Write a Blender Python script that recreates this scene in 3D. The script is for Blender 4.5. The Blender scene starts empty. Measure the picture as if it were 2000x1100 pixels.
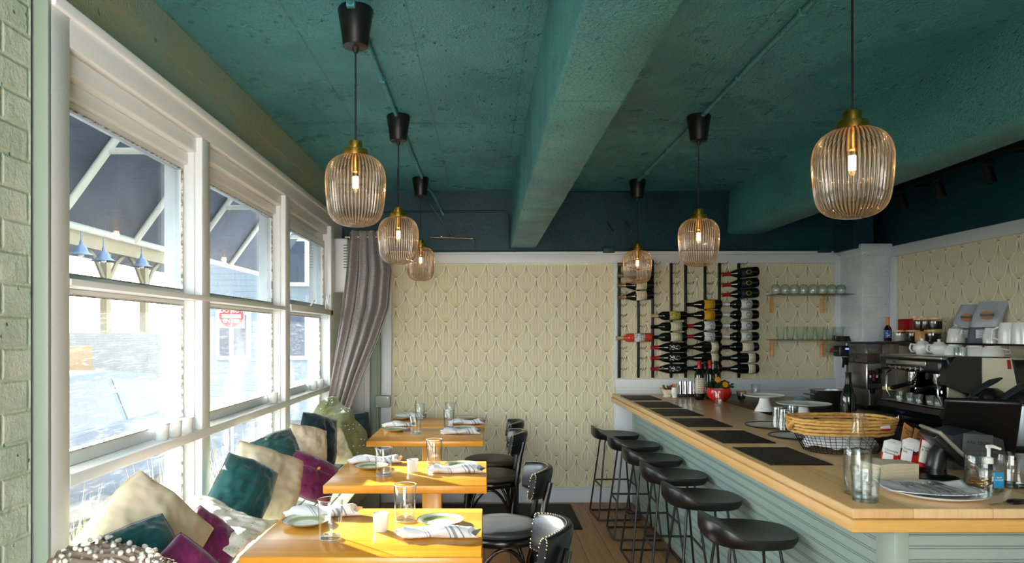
import bpy, bmesh, math, random
from mathutils import Vector, Matrix, Euler
random.seed(7)
SC = bpy.context.scene
COL = SC.collection
pi = math.pi
F, CX, CY, H = 1380.0, 947.0, 650.0, 1.45      # focal length and vanishing point of the 2000x1100 frame, eye height

# ---------------------------------------------------------------- camera, light, exposure
cam = bpy.data.cameras.new('camera'); cam.sensor_width = 36.0; cam.lens = F / 2000 * 36
cam.shift_x = (1000 - CX) / 2000; cam.shift_y = (CY - 550) / 2000; cam.clip_start = 0.02; cam.clip_end = 400
cam_o = bpy.data.objects.new('camera', cam); COL.objects.link(cam_o)
cam_o.location = (0, 0, H); cam_o.rotation_euler = (pi / 2, 0, 0)
SC.camera = cam_o
vs = SC.view_settings
SC.display_settings.display_device = 'sRGB'
vs.view_transform = 'Standard'; vs.look = 'None'; vs.gamma = 1.0; vs.use_curve_mapping = False
vs.exposure = 1.95
world = bpy.data.worlds.new('sky'); SC.world = world; world.use_nodes = True
wn = world.node_tree; wn.nodes.clear()
w_out = wn.nodes.new('ShaderNodeOutputWorld'); w_bg = wn.nodes.new('ShaderNodeBackground')
w_tc = wn.nodes.new('ShaderNodeTexCoord'); w_sep = wn.nodes.new('ShaderNodeSeparateXYZ'); w_rmp = wn.nodes.new('ShaderNodeValToRGB')
wn.links.new(w_tc.outputs['Generated'], w_sep.inputs[0]); wn.links.new(w_sep.outputs['Z'], w_rmp.inputs[0])
cr = w_rmp.color_ramp; cr.elements[0].position = 0.0; cr.elements[0].color = (1.0, 0.96, 0.91, 1)
cr.elements[1].position = 0.7; cr.elements[1].color = (0.60, 0.76, 0.95, 1)
wn.links.new(w_rmp.outputs[0], w_bg.inputs[0]); w_bg.inputs[1].default_value = 3.4
wn.links.new(w_bg.outputs[0], w_out.inputs[0])
sun = bpy.data.lights.new('sun', 'SUN'); sun.energy = 13.0; sun.angle = math.radians(0.6); sun.color = (1.0, 0.92, 0.78)
sun_o = bpy.data.objects.new('sun', sun); COL.objects.link(sun_o)
SUN_AZ, SUN_EL = math.radians(46), math.radians(19.5)   # light travels towards +X and -Y, downwards
_d = Vector((math.cos(SUN_EL) * math.sin(SUN_AZ), -math.cos(SUN_EL) * math.cos(SUN_AZ), -math.sin(SUN_EL)))
sun_o.rotation_euler = _d.to_track_quat('-Z', 'Y').to_euler(); sun_o.location = (-6, 9, 6)
cy = SC.cycles
cy.max_bounces = 7; cy.diffuse_bounces = 3; cy.glossy_bounces = 3; cy.transmission_bounces = 5; cy.transparent_max_bounces = 24
cy.caustics_reflective = False; cy.caustics_refractive = False; cy.sample_clamp_indirect = 4.0
cy.use_denoising = True

# ---------------------------------------------------------------- helpers
def lin(c):
    if isinstance(c, str):
        c = c.lstrip('#'); c = [int(c[i:i + 2], 16) / 255 for i in (0, 2, 4)]
    return tuple((v / 12.92 if v <= 0.04045 else ((v + 0.055) / 1.055) ** 2.4) for v in c) + (1.0,)

class G:
    """small helper round a node tree"""
    def __init__(s, name):
        s.m = bpy.data.materials.new(name); s.m.use_nodes = True; s.t = s.m.node_tree; s.t.nodes.clear()
        s.out = s.n('ShaderNodeOutputMaterial'); s.co = None
    def n(s, typ, **kw):
        nd = s.t.nodes.new(typ)
        for k, v in kw.items(): setattr(nd, k, v)
        return nd
    def set(s, sock, v):
        if isinstance(v, V): v = v.s
        if isinstance(v, bpy.types.NodeSocket): s.t.links.new(v, sock)
        else: sock.default_value = v
    def obj(s):
        if s.co is None: s.co = s.n('ShaderNodeTexCoord')
        return s.co.outputs['Object']
    def xyz(s, vec=None):
        sp = s.n('ShaderNodeSeparateXYZ'); s.set(sp.inputs[0], vec or s.obj())
        return V(s, sp.outputs[0]), V(s, sp.outputs[1]), V(s, sp.outputs[2])
    def vec(s, x, y, z):
        c = s.n('ShaderNodeCombineXYZ')
        for i, v in enumerate((x, y, z)): s.set(c.inputs[i], v)
        return c.outputs[0]
    def scaled(s, sc, loc=(0, 0, 0), rot=(0, 0, 0)):
        mp = s.n('ShaderNodeMapping'); s.set(mp.inputs['Vector'], s.obj())
        mp.inputs['Scale'].default_value = sc; mp.inputs['Location'].default_value = loc; mp.inputs['Rotation'].default_value = rot
        return mp.outputs[0]
    def noise(s, vec, scale, detail=3, rough=0.55, dist=0.0):
        nd = s.n('ShaderNodeTexNoise'); s.set(nd.inputs['Vector'], vec); nd.inputs['Scale'].default_value = scale
        nd.inputs['Detail'].default_value = detail; nd.inputs['Roughness'].default_value = rough; nd.inputs['Distortion'].default_value = dist
        return V(s, nd.outputs[0])
    def voro(s, vec, scale, feature='F1'):
        nd = s.n('ShaderNodeTexVoronoi', feature=feature); s.set(nd.inputs['Vector'], vec); nd.inputs['Scale'].default_value = scale
        return V(s, nd.outputs['Distance'])
    def ramp(s, f, stops, interp='LINEAR'):
        r = s.n('ShaderNodeValToRGB'); s.set(r.inputs[0], f); r.color_ramp.interpolation = interp
        e = r.color_ramp.elements
        while len(e) < len(stops): e.new(0.5)
        for q, (p, c) in zip(e, stops): q.position = p; q.color = lin(c) if isinstance(c, str) else (c, c, c, 1)
        return r.outputs[0]
    def mix(s, f, a, b):
        m = s.n('ShaderNodeMix', data_type='RGBA'); s.set(m.inputs[0], f)
        s.set(m.inputs[6], lin(a) if isinstance(a, str) else a); s.set(m.inputs[7], lin(b) if isinstance(b, str) else b)
        return m.outputs[2]
    def bump(s, h, strength=0.3, dist=0.01):
        b = s.n('ShaderNodeBump'); s.set(b.inputs['Height'], h); b.inputs['Strength'].default_value = strength; b.inputs['Distance'].default_value = dist
        return b.outputs[0]
    def bsdf(s, col, rough=0.5, metal=0.0, normal=None, spec=0.5, **kw):
        p = s.n('ShaderNodeBsdfPrincipled')
        s.set(p.inputs['Base Color'], lin(col) if isinstance(col, str) else col); s.set(p.inputs['Roughness'], rough); s.set(p.inputs['Metallic'], metal)
        p.inputs['Specular IOR Level'].default_value = spec
        if normal is not None: s.set(p.inputs['Normal'], normal)
        for k, v in kw.items(): s.set(p.inputs[k], v)
        return p.outputs[0]
    def done(s, sh):
        s.t.links.new(sh, s.out.inputs[0]); return s.m

class V:
    """a float socket with arithmetic"""
    def __init__(v, g, s): v.g, v.s = g, s
    def op(v, o, b=None, c=None, rev=False, clamp=False):
        n = v.g.n('ShaderNodeMath', operation=o); n.use_clamp = clamp
        a_, b_ = (b, v) if rev else (v, b)
        v.g.set(n.inputs[0], a_)
        if b_ is not None: v.g.set(n.inputs[1], b_)
        if c is not None: v.g.set(n.inputs[2], c)
        return V(v.g, n.outputs[0])
    def __add__(v, b): return v.op('ADD', b)
    __radd__ = __add__
    def __sub__(v, b): return v.op('SUBTRACT', b)
    def __rsub__(v, b): return v.op('SUBTRACT', b, rev=True)
    def __mul__(v, b): return v.op('MULTIPLY', b)
    __rmul__ = __mul__
    def __truediv__(v, b): return v.op('DIVIDE', b)
    def floor(v): return v.op('FLOOR')
    def frac(v): return v.op('FRACT')
    def abs(v): return v.op('ABSOLUTE')
    def pow(v, b): return v.op('POWER', b)
    def lt(v, b): return v.op('LESS_THAN', b)
    def gt(v, b): return v.op('GREATER_THAN', b)
    def max(v, b): return v.op('MAXIMUM', b)
    def min(v, b): return v.op('MINIMUM', b)
    def mod(v, b): return v.op('FLOORED_MODULO', b)
    def smooth(v, a, b):
        n = v.g.n('ShaderNodeMapRange', interpolation_type='SMOOTHSTEP'); v.g.set(n.inputs[0], v)
        n.inputs[1].default_value = a; n.inputs[2].default_value = b
        return V(v.g, n.outputs[0])

def plain(name, col, rough=0.5, metal=0.0, spec=0.5, bump=None, var=None, **kw):
    """bump=(scale,strength,dist); var=(scale,colour,low,high)"""
    g = G(name); c = col; nrm = None
    if var:
        c = g.mix(g.noise(g.obj(), var[0], 4).smooth(var[2], var[3]), col, var[1])
    if bump: nrm = g.bump(g.noise(g.obj(), bump[0], 4), bump[1], bump[2])
    return g.done(g.bsdf(c, rough, metal, nrm, spec, **kw))

def thin_glass(name, tint='#ffffff', edge='#9fb0b4', refl=0.6, dirt_or_glow=None, rough=0.0, dirt_or_glow_col=(0.9, 0.95, 1, 1), ior=1.45, bump=None, ribs=0):
    """thin-walled glass: clear face-on, darker and mirror-like at grazing angles"""
    g = G(name)
    lw = g.n('ShaderNodeLayerWeight'); lw.inputs['Blend'].default_value = 0.5
    c = g.mix(V(g, lw.outputs['Facing']).pow(2.0), tint, edge)
    if ribs:      # refracted light and dark of the flutes, painted into the tint
        x, y, z = g.xyz(); rb = (y.op('ARCTAN2', x) * ribs).op('COSINE') * 0.5 + 0.5
        g.rb = rb; c = g.mix(rb.smooth(.45, .02) * .75, c, edge)
    tr = g.n('ShaderNodeBsdfTransparent'); g.set(tr.inputs[0], c)
    gl = g.n('ShaderNodeBsdfGlossy'); gl.inputs['Roughness'].default_value = rough; gl.inputs[0].default_value = (1, 1, 1, 1)
    if bump is not None:
        nb = g.bump(bump(g), 0.6, 0.004); g.set(gl.inputs['Normal'], nb); g.set(lw.inputs['Normal'], nb)
    mx = g.n('ShaderNodeMixShader'); g.set(mx.inputs[0], ((V(g, lw.outputs['Facing']).pow(4.5) * 0.93 + 0.05) * refl).min(1.0))
    g.t.links.new(tr.outputs[0], mx.inputs[1]); g.t.links.new(gl.outputs[0], mx.inputs[2])
    sh = mx.outputs[0]
    if dirt_or_glow:  # diffuse veil: grime on window panes, painted bulb glow on pendant shades
        df = g.n('ShaderNodeBsdfDiffuse'); df.inputs[0].default_value = dirt_or_glow_col
        tl = g.n('ShaderNodeBsdfTranslucent'); tl.inputs[0].default_value = dirt_or_glow_col
        m0 = g.n('ShaderNodeMixShader'); m0.inputs[0].default_value = 0.6
        g.t.links.new(df.outputs[0], m0.inputs[1]); g.t.links.new(tl.outputs[0], m0.inputs[2])
        m2 = g.n('ShaderNodeMixShader'); g.set(m2.inputs[0], dirt_or_glow(g)); g.t.links.new(sh, m2.inputs[1]); g.t.links.new(m0.outputs[0], m2.inputs[2])
        sh = m2.outputs[0]
    return g.done(sh)

def P(x, y, d): return Vector(((x - CX) * d / F, d, H - (y - CY) * d / F))     # a pixel at a known distance
def PZ(x, y, z): return P(x, y, (H - z) * F / (y - CY))                        # a pixel on a known level

class MB:
    """collects shapes, links them as one mesh object"""
    def __init__(s): s.v = []; s.f = []; s.mi = []; s.m = 0
    def raw(s, vs_, fs):
        o = len(s.v); s.v += [tuple(p) for p in vs_]; s.f += [tuple(i + o for i in f) for f in fs]; s.mi += [s.m] * len(fs); return s
    def bm(s, b, M=None):
        b.verts.index_update()
        return s.raw([(M @ v.co) if M else v.co.copy() for v in b.verts], [[v.index for v in f.verts] for f in b.faces])
    def box(s, x0, x1, y0, y1, z0, z1, bev=0.0, M=None, seg=2):
        if x1 < x0: x0, x1 = x1, x0
        if y1 < y0: y0, y1 = y1, y0
        if z1 < z0: z0, z1 = z1, z0
        b = bmesh.new(); bmesh.ops.create_cube(b, size=1)
        for v in b.verts:
            v.co = Vector((x0 + (v.co.x + .5) * (x1 - x0), y0 + (v.co.y + .5) * (y1 - y0), z0 + (v.co.z + .5) * (z1 - z0)))
        if bev > 0: bmesh.ops.bevel(b, geom=b.edges[:], offset=min(bev, .49 * min(x1 - x0, y1 - y0, z1 - z0)), segments=seg, affect='EDGES', profile=.5)
        s.bm(b, M); b.free(); return s
    def quad(s, a, b, c, d): return s.raw([a, b, c, d], [(0, 1, 2, 3)])
    def lathe(s, prof, n=24, c=(0, 0, 0), M=None, cap=True):
        vs_ = []; fs = []; m = len(prof)
        for i in range(n):
            a = 2 * pi * i / n
            for r, z in prof: vs_.append(Vector((c[0] + r * math.cos(a), c[1] + r * math.sin(a), c[2] + z)))
        for i in range(n):
            j = (i + 1) % n
            for k in range(m - 1): fs.append((i * m + k, j * m + k, j * m + k + 1, i * m + k + 1))
        if cap:
            if prof[0][0] > 1e-5: fs.append(tuple(i * m for i in range(n))[::-1])
            if prof[-1][0] > 1e-5: fs.append(tuple(i * m + m - 1 for i in range(n)))
        if M: vs_ = [M @ v for v in vs_]
        return s.raw(vs_, fs)
    def tube(s, pts, r, n=8, closed=False, cap=True, flat=None):
        """swept tube; r a number or list; flat=(w,h) makes an elliptical section"""
        pts = [Vector(p) for p in pts]; m = len(pts); rs = r if isinstance(r, (list, tuple)) else [r] * m
        vs_ = []; fs = []; up = None
        for i, p in enumerate(pts):
            a = pts[(i - 1) % m] if (i > 0 or closed) else p; b = pts[(i + 1) % m] if (i < m - 1 or closed) else p
            t = (b - a).normalized() if (b - a).length > 1e-9 else Vector((0, 0, 1))
            if up is None: up = Vector((0, 0, 1)) if abs(t.z) < .9 else Vector((1, 0, 0))
            x = t.cross(up)
            if x.length < 1e-6: up = Vector((0, 1, 0)); x = t.cross(up)
            x.normalize(); y = x.cross(t).normalized(); up = y
            for k in range(n):
                q = 2 * pi * k / n; fw, fh = flat or (1, 1)
                vs_.append(p + (x * math.cos(q) * fw + y * math.sin(q) * fh) * rs[i])
        for i in range(m if closed else m - 1):
            j = (i + 1) % m
            for k in range(n): fs.append((i * n + k, i * n + (k + 1) % n, j * n + (k + 1) % n, j * n + k))
        if cap and not closed: fs.append(tuple(range(n))[::-1]); fs.append(tuple(range((m - 1) * n, m * n)))
        return s.raw(vs_, fs)
    def cyl(s, a, b, r0, r1=None, n=16): return s.tube([a, b], [r0, r0 if r1 is None else r1], n)
    def prism(s, poly, fn, t0, t1):
        """poly of 2-D points, fn(u,v,t)->xyz, extruded from t0 to t1"""
        n = len(poly); vs_ = [fn(u, v, t0) for u, v in poly] + [fn(u, v, t1) for u, v in poly]
        fs = [tuple(range(n))[::-1], tuple(range(n, 2 * n))] + [(i, (i + 1) % n, n + (i + 1) % n, n + i) for i in range(n)]
        return s.raw(vs_, fs)
    def grid(s, nx, ny, fn, closed_x=False):
        vs_ = [fn(i / (nx if closed_x else nx - 1), j / (ny - 1)) for i in range(nx) for j in range(ny)]
        fs = []
        for i in range(nx if closed_x else nx - 1):
            i2 = (i + 1) % nx
            for j in range(ny - 1): fs.append((i * ny + j, i2 * ny + j, i2 * ny + j + 1, i * ny + j + 1))
        return s.raw(vs_, fs)
    def build(s, name, mat=None, parent=None, smooth=True, angle=50, world=False, mods=None):
        me = bpy.data.meshes.new(name)
        vs_ = s.v
        if world and parent is not None:
            inv = parent.matrix_world_inv if hasattr(parent, 'matrix_world_inv') else wmat(parent).inverted()
            vs_ = [inv @ Vector(p) for p in vs_]
        me.from_pydata([tuple(p) for p in vs_], [], s.f)
        mats = mat if isinstance(mat, (list, tuple)) else [mat]
        for m_ in mats:
            if m_: me.materials.append(m_)
        if len(mats) > 1: me.polygons.foreach_set('material_index', s.mi)
        b = bmesh.new(); b.from_mesh(me); bmesh.ops.recalc_face_normals(b, faces=b.faces); b.to_mesh(me); b.free()
        if smooth:
            me.polygons.foreach_set('use_smooth', [True] * len(me.polygons)); me.set_sharp_from_angle(angle=math.radians(angle))
        me.update()
        o = bpy.data.objects.new(name, me); COL.objects.link(o)
        if parent is not None: o.parent = parent
        for k in (mods or []):
            md = o.modifiers.new(k[0], k[0])
            for a, v in k[1].items(): setattr(md, a, v)
        return o

def wmat(o):
    m = Matrix.Translation(o.location) @ o.rotation_euler.to_matrix().to_4x4() @ Matrix.Diagonal(tuple(o.scale) + (1,))
    return (wmat(o.parent) @ m) if o.parent else m

def tag(o, label=None, cat=None, group=None, kind=None):
    if label: o['label'] = label
    if cat: o['category'] = cat
    if group: o['group'] = group
    if kind: o['kind'] = kind
    return o
def thing(name, label, cat, loc=(0, 0, 0), rz=0.0, group=None):
    o = bpy.data.objects.new(name, None); COL.objects.link(o); o.empty_display_size = .05
    o.location = loc; o.rotation_euler = (0, 0, rz)
    return tag(o, label, cat, group)
def struct(name, mb, mat, parent=None, **kw):
    o = mb.build(name, mat, parent, **kw)
    if parent is None: o['kind'] = 'structure'
    return o
def copy_tree(o, parent=None):
    c = o.copy(); COL.objects.link(c); c.parent = parent
    for ch in o.children: copy_tree(ch, c)
    return c
def dup(o, loc=None, rz=None, label=None, group=None, scale=None):
    kids = list(o.children); c = o.copy(); COL.objects.link(c)
    for ch in kids: copy_tree(ch, c)
    if loc is not None: c.location = loc
    if rz is not None: c.rotation_euler = (0, 0, rz)
    if scale is not None: c.scale = (scale,) * 3 if isinstance(scale, (int, float)) else scale
    if label: c['label'] = label
    if group: c['group'] = group
    return c
def text(name, s, size, mat, parent, loc, rot, align='CENTER', ext=0.0004, sx=1.0, lab=None):
    cu = bpy.data.curves.new(name, 'FONT'); cu.body = s; cu.size = size; cu.extrude = ext; cu.align_x = align; cu.align_y = 'CENTER'
    cu.materials.append(mat); tmp = bpy.data.objects.new(name, cu); me = bpy.data.meshes.new_from_object(tmp); bpy.data.objects.remove(tmp)
    me.name = name; me.materials.clear(); me.materials.append(mat)
    o = bpy.data.objects.new(name, me); COL.objects.link(o); o.parent = parent
    o.location = loc; o.rotation_euler = rot; o.scale = (sx, 1, 1)
    if lab: o['label'] = lab
    return o
# ---------------------------------------------------------------- materials of the setting
WX, CAS, GLX = -1.22, -1.18, -1.27        # left wall face, casing face, glass plane
ZC, YB, XR = 2.66, 6.05, 3.27             # ceiling height, back wall, right wall

def wallpaper(name, horiz, off):
    g = G(name); x, y, z = g.xyz()
    u = ((x if horiz == 'X' else y) - off[0]) / 0.172; v = (z - off[1]) / 0.1275
    k = v.floor(); t = v - k
    par = k.mod(2.0) * 0.5
    du0 = (u + par + 0.5).frac() - 0.5                      # offset from the nearest scale whose tip is below
    prof = (t * (2.0 - t)).max(0.0001)  .pow(0.6) * 0.482       # half width of a scale above its tip
    inside = du0.abs().lt(prof)
    du1 = (u + par + 1.0).frac() - 0.5                      # the scale of the row below showing in between
    s = (inside * (du0 / (prof * 0.55 + 0.217)) + (1.0 - inside) * (du1 / (0.482 - t * t * 0.14))) * 0.5
    lines = ((s * 13.0 + 0.5).frac() - 0.5).abs()
    edge = ((du0.abs() - prof).abs()).smooth(0.028, 0.012)
    depth = (1.0 - inside) * t.smooth(0.20, 0.90)
    base = g.mix(depth, '#cdc59a', '#5f5414')
    base = g.mix((1.0 - inside) * t.smooth(.70, .95), base, '#2c2508')
    tip = (du0.abs() / 0.12).min(1.0) ; tip = (1.0 - tip) * t.smooth(0.10, 0.0)
    lm = lines.smooth(0.20, 0.36) * (1.0 - depth) * (0.15 + 0.85 * (inside * t.smooth(0.0, .40) + (1.0 - inside))) * 0.8
    base = g.mix(lm, base, '#f4f0de')
    base = g.mix(edge * 0.95, base, '#f6f3e2')
    base = g.mix(tip * .9, base, '#5c5014')
    return g.done(g.bsdf(base, 0.62, 0, None, 0.25))

def paint(name, col, rough, bump_s, dist, lo=None, spec=0.5, chips=None):
    g = G(name); o = g.obj()
    c = col
    if lo: c = g.mix(g.noise(o, 2.2, 5, .6).smooth(.35, .7), col, lo)
    n1 = g.noise(o, 26, 5, .65); n2 = g.noise(o, 120, 3, .6)
    h = n1 * 0.7 + n2 * 0.3
    if chips: c = g.mix(g.noise(g.scaled((1, .6, 1)), chips[1], 5, .7).smooth(.66, .70), c, chips[0])
    return g.done(g.bsdf(c, rough, 0, g.bump(h, bump_s, dist), spec))

def concrete_teal(name, col, lo, rough=0.30, crust=.5):
    g = G(name); o = g.obj(); x, y, z = g.xyz()
    big = g.noise(o, 1.3, 4, .55); c = g.mix(big.smooth(.40, .62), col, lo)
    n1 = g.noise(o, 34, 6, .72); n2 = g.noise(o, 7, 4, .6); pits = g.voro(g.scaled((1, .5, 1)), 26).smooth(.24, .08) * n2.smooth(.42, .60)
    bx = ((x / 0.46 + 0.13).frac() - .5).abs().lt(0.007); by = ((y / 1.9 + .35 + n2 * .004).frac() - .5).abs().lt(0.003)
    gr = (bx.max(by)) * n1.smooth(.35, .55)
    c = g.mix((pits * .35).max(gr * .45), c, '#0c2a2b')
    h = n1 * .9 + n2 * .5 - pits * 1.0 - gr * .9 + g.noise(o, 85, 3, .6).smooth(.45, .7) * .5 * crust
    return g.done(g.bsdf(c, g.noise(o, 5, 3).smooth(.2, .8) * .22 + (rough - .08), 0, g.bump(h, .7, .013), .6))

M = {}
M['wp_back'] = wallpaper('scallop_wallpaper', 'X', (0.527, 0.774))
M['wp_right'] = wallpaper('scallop_wallpaper_side', 'Y', (4.844, 1.779))
M['teal'] = concrete_teal('teal_painted_concrete', '#4a939b', '#397d88')
M['teal_rough'] = concrete_teal('teal_painted_beam', '#42908f', '#33767f', .38, 1.3)
M['teal_wall'] = paint('dark_teal_paint', '#0c3f4b', .45, .35, .01, '#08303b', spec=.3)
M['white'] = paint('white_gloss_paint', '#e9ebea', .32, .06, .004)
M['white_wall'] = paint('white_satin_paint', '#d9dfe3', .42, .08, .004)
M['grey_trim'] = paint('sage_grey_trim_paint', '#93a092', .36, .12, .004)
M['lintel'] = paint('khaki_mint_concrete_paint', '#8fa492', .55, .5, .012, '#a29f7a', chips=('#5d5f40', 14))
M['sage_bench'] = paint('sage_bench_paint', '#8f967c', .4, .1, .004)

def brick(name, col, mortar, bump=.9, horiz='Y'):
    g = G(name); x, y, z = g.xyz()
    vec = g.vec(y if horiz == 'Y' else x, z, 0.0)
    nz = g.noise(g.obj(), 5, 4, .6); n2 = g.noise(g.obj(), 38, 5, .7)
    b = g.n('ShaderNodeTexBrick'); g.set(b.inputs['Vector'], vec); b.inputs['Scale'].default_value = 1.0
    b.inputs['Brick Width'].default_value = .21; b.inputs['Row Height'].default_value = .083; b.inputs['Mortar Size'].default_value = .010; b.inputs['Mortar Smooth'].default_value = .9
    c = g.mix(nz.smooth(.35, .65), col, mortar)
    pits = g.voro(g.obj(), 26).smooth(.16, .05) * nz.smooth(.5, .6)
    c = g.mix(pits * .8, c, '#3d4a3c')
    h = V(g, b.outputs['Fac']) * -0.35 + nz * .9 + n2 * .5 - pits * .7
    return g.done(g.bsdf(c, .5, 0, g.bump(h, bump, .014), .4))
M['brick_mint'] = brick('mint_painted_brick', '#dfe6d2', '#c6d4bf')
M['brick_white'] = brick('white_painted_brick', '#dde3e8', '#ccd5dc', .3, 'X')

def planks(name, a, b_, gap, w, axis='X', rough=.35, grain=1.0, seam=.012, rot=False):
    """boards across `axis`, running along the other"""
    g = G(name); x, y, z = g.xyz()
    q, l = (x, y) if axis == 'X' else (y, x)
    k = (q / w).floor(); f = (q / w).frac()
    rnd = (k * 12.9898).op('SINE') * 43758.5; rnd = rnd.frac()
    vec = g.vec(q * 14.0, l * 1.1 + rnd * 9.0, rnd * 7.0)
    gr = g.noise(vec, 2.0, 6, .6, .7); fine = g.noise(g.vec(q * 90.0, l * 2.5, rnd), 3.0, 3)
    tone = (gr * .75 + rnd * .45).smooth(.3, .95)
    c = g.mix(tone, a, b_)
    c = g.mix(fine.smooth(.5, .75) * .25 * grain, c, gap)
    sm = ((f - .5).abs()).smooth(.5 - seam, .5 - seam * .3)
    c = g.mix(sm * .85, c, gap)
    return g.done(g.bsdf(c, gr * .15 + rough, 0, g.bump(gr * .3 - sm, .25, .004), .5))
M['floor'] = planks('worn_floor_boards', '#b07f50', '#75502f', '#150d07', .165, 'X', .38, 1.4, .02)
M['table_wood'] = planks('honey_pine_table', '#f0a93a', '#dc8c24', '#96541a', .12, 'Y', .16, .8, .004)
M['bar_wood'] = planks('pale_fir_bar_top', '#e6c394', '#d3ab72', '#7a5630', .235, 'X', .22, .6, .004)
def solid_wood(name, a, b, sc):
    g = G(name); n = g.noise(g.scaled(sc), 2.2, 5, .6, .6); f = g.noise(g.scaled((sc[0] * 5, sc[1] * 5, sc[2] * 5)), 3, 3)
    c = g.mix(g.mix(0, a, a) if False else n.smooth(.3, .75), a, b); c = g.mix(f.smooth(.55, .75) * .25, c, '#8d5f2d')
    return g.done(g.bsdf(c, .3, 0, g.bump(n, .12, .003), .5))
M['bar_edge'] = solid_wood('fir_edge_strip', '#e0b67a', '#cf9f5e', (9, .7, 14))
M['bar_edge_x'] = solid_wood('fir_front_strip', '#e0b268', '#cf9a4e', (.7, 9, 14))
M['dark_wood'] = planks('walnut_counter', '#6d4d33', '#4a3220', '#1d130c', .25, 'X', .3, 1, .004)

def beadboard(name, a, b_):
    g = G(name); x, y, z = g.xyz(); f = (z / .0425).frac()
    l1 = (f - .40).abs().smooth(.045, .015); l2 = (f - .58).abs().smooth(.045, .015)
    gv = l1.max(l2); c = g.mix(g.noise(g.obj(), 3, 3).smooth(.3, .7), a, b_)
    c = g.mix(gv * .45, c, '#4c6268')
    return g.done(g.bsdf(c, .42, 0, g.bump(gv * -1.0 + g.noise(g.obj(), 60, 2) * .06, .8, .004), .45))
M['bead'] = beadboard('sage_blue_beadboard', '#9bb0a6', '#93aaa4')
M['bead_flat'] = paint('sage_panel_paint', '#9cae9f', .42, .08, .003)

# ---------------------------------------------------------------- the room
struct('floor', MB().box(WX - .15, XR + .1, -1.6, YB + .1, -.06, 0), M['floor'])
struct('ceiling', MB().box(WX - .15, XR + .1, -1.6, YB + .1, ZC, ZC + .12), M['teal'])
# left wall: brick pier near the camera, painted lintel over the window, low wall under it
mb = MB()
ny, nz = 60, 60
mb.box(WX - .16, WX, -1.6, 1.898, 0, ZC)
struct('wall_left', mb, M['brick_mint'], smooth=False)
struct('gap_shade_strip', MB().box(WX - .14, WX - .03, 1.898, 1.915, 0, ZC), plain('painted_gap_shade', '#16120e', .9))  # dark strip painting the shade of the brick gap, also stops outside light
struct('wall_rear_light_block', MB().box(.75, XR + .1, -1.7, -1.6, 0, ZC), M['teal_wall'])  # unseen partial wall, added to keep the right side of the room dark
mb = MB(); mb.box(WX - .16, WX, 1.915, YB, 2.36, ZC); mb.box(WX - .16, WX + .012, 1.915, YB, 2.52, ZC)
struct('wall_left_lintel', mb, M['lintel'])
mb = MB(); mb.box(WX - .12, WX, 1.915, YB, 0, .49); mb.box(WX - .12, WX, 5.56, YB, .49, 2.36)
struct('wall_left_lower', mb, M['white_wall'])
# back wall: wallpaper with white framing, dark teal band over it
mb = MB(); mb.box(WX - .16, XR + .1, YB, YB + .1, 0, 2.125); struct('wall_back', mb, M['wp_back'])
mb = MB(); mb.box(WX - .16, XR + .1, YB - .02, YB + .1, 2.125, ZC); mb.box(2.97, 3.13, YB - .36, YB - .02, 2.13, ZC)
struct('wall_back_upper', mb, M['teal_wall'])
S = YB / F
def bx(x): return (x - CX) * S
def bz(y): return H - (y - CY) * S
mb = MB(); mb.box(bx(763), bx(1648), YB - .022, YB, bz(515), bz(497), .004); mb.box(bx(763), bx(1650), YB - .035, YB, bz(497), bz(491), .004)
struct('trim_1', mb, M['white_wall'])
mb = MB()
mb.box(bx(1628), bx(1648), YB - .03, YB, bz(768), bz(512), .004); mb.box(bx(1199), bx(1205.5), YB - .02, YB, bz(745), bz(515), .003)
mb.box(bx(1200), XR, YB - .025, YB, bz(757), bz(740), .004); mb.box(bx(1200), XR, YB - .02, YB, .9, bz(757)); mb.box(bx(1200), XR, YB - .034, YB, bz(762), bz(758), .002)
mb.box(bx(1200), bx(1235), YB - .028, YB, 0, bz(770), .003)
struct('trim_2', mb, M['white_wall'])
mb = MB(); mb.box(bx(745), bx(765.5), YB - .03, YB, 0, bz(497), .004); mb.box(bx(690), bx(724), YB - .05, YB, 0, bz(497), .004); mb.box(bx(700), bx(714), YB - .062, YB - .05, 0, bz(500), .004)
struct('trim_3', mb, M['white_wall'])
struct('trim_4', MB().box(bx(724), bx(745), YB - .012, YB, 0, bz(497)), M['grey_trim'])
mb = MB(); mb.box(bx(765), bx(1200), YB - .018, YB, 0, bz(956), .003); mb.box(bx(765), bx(1200), YB - .028, YB, bz(956), bz(951), .004); mb.box(bx(765), bx(1200), YB - .03, YB, 0, bz(975), .004)
struct('baseboard_back', mb, M['white_wall'])
# white painted brick column in the corner and the right wall
mb = MB(); mb.box(3.03, XR - .005, YB - .38, YB, 0, 2.13, .01); mb.box(3.01, XR - .005, YB - .40, YB, 2.10, 2.165, .01)
struct('wall_column', mb, M['brick_white'])
struct('wall_right', MB().box(XR, XR + .1, -1.6, YB, 0, 2.14), M['wp_right'])
struct('wall_right_upper', MB().box(XR - .01, XR + .1, -1.6, YB, 2.14, ZC), M['teal_wall'])
mb = MB(); mb.box(XR - .022, XR, -1.6, YB - .38, 2.055, 2.14, .004); mb.box(XR - .022, XR, YB - .46, YB - .38, .9, 2.055, .004)
struct('trim_5', mb, M['white_wall'])
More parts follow.
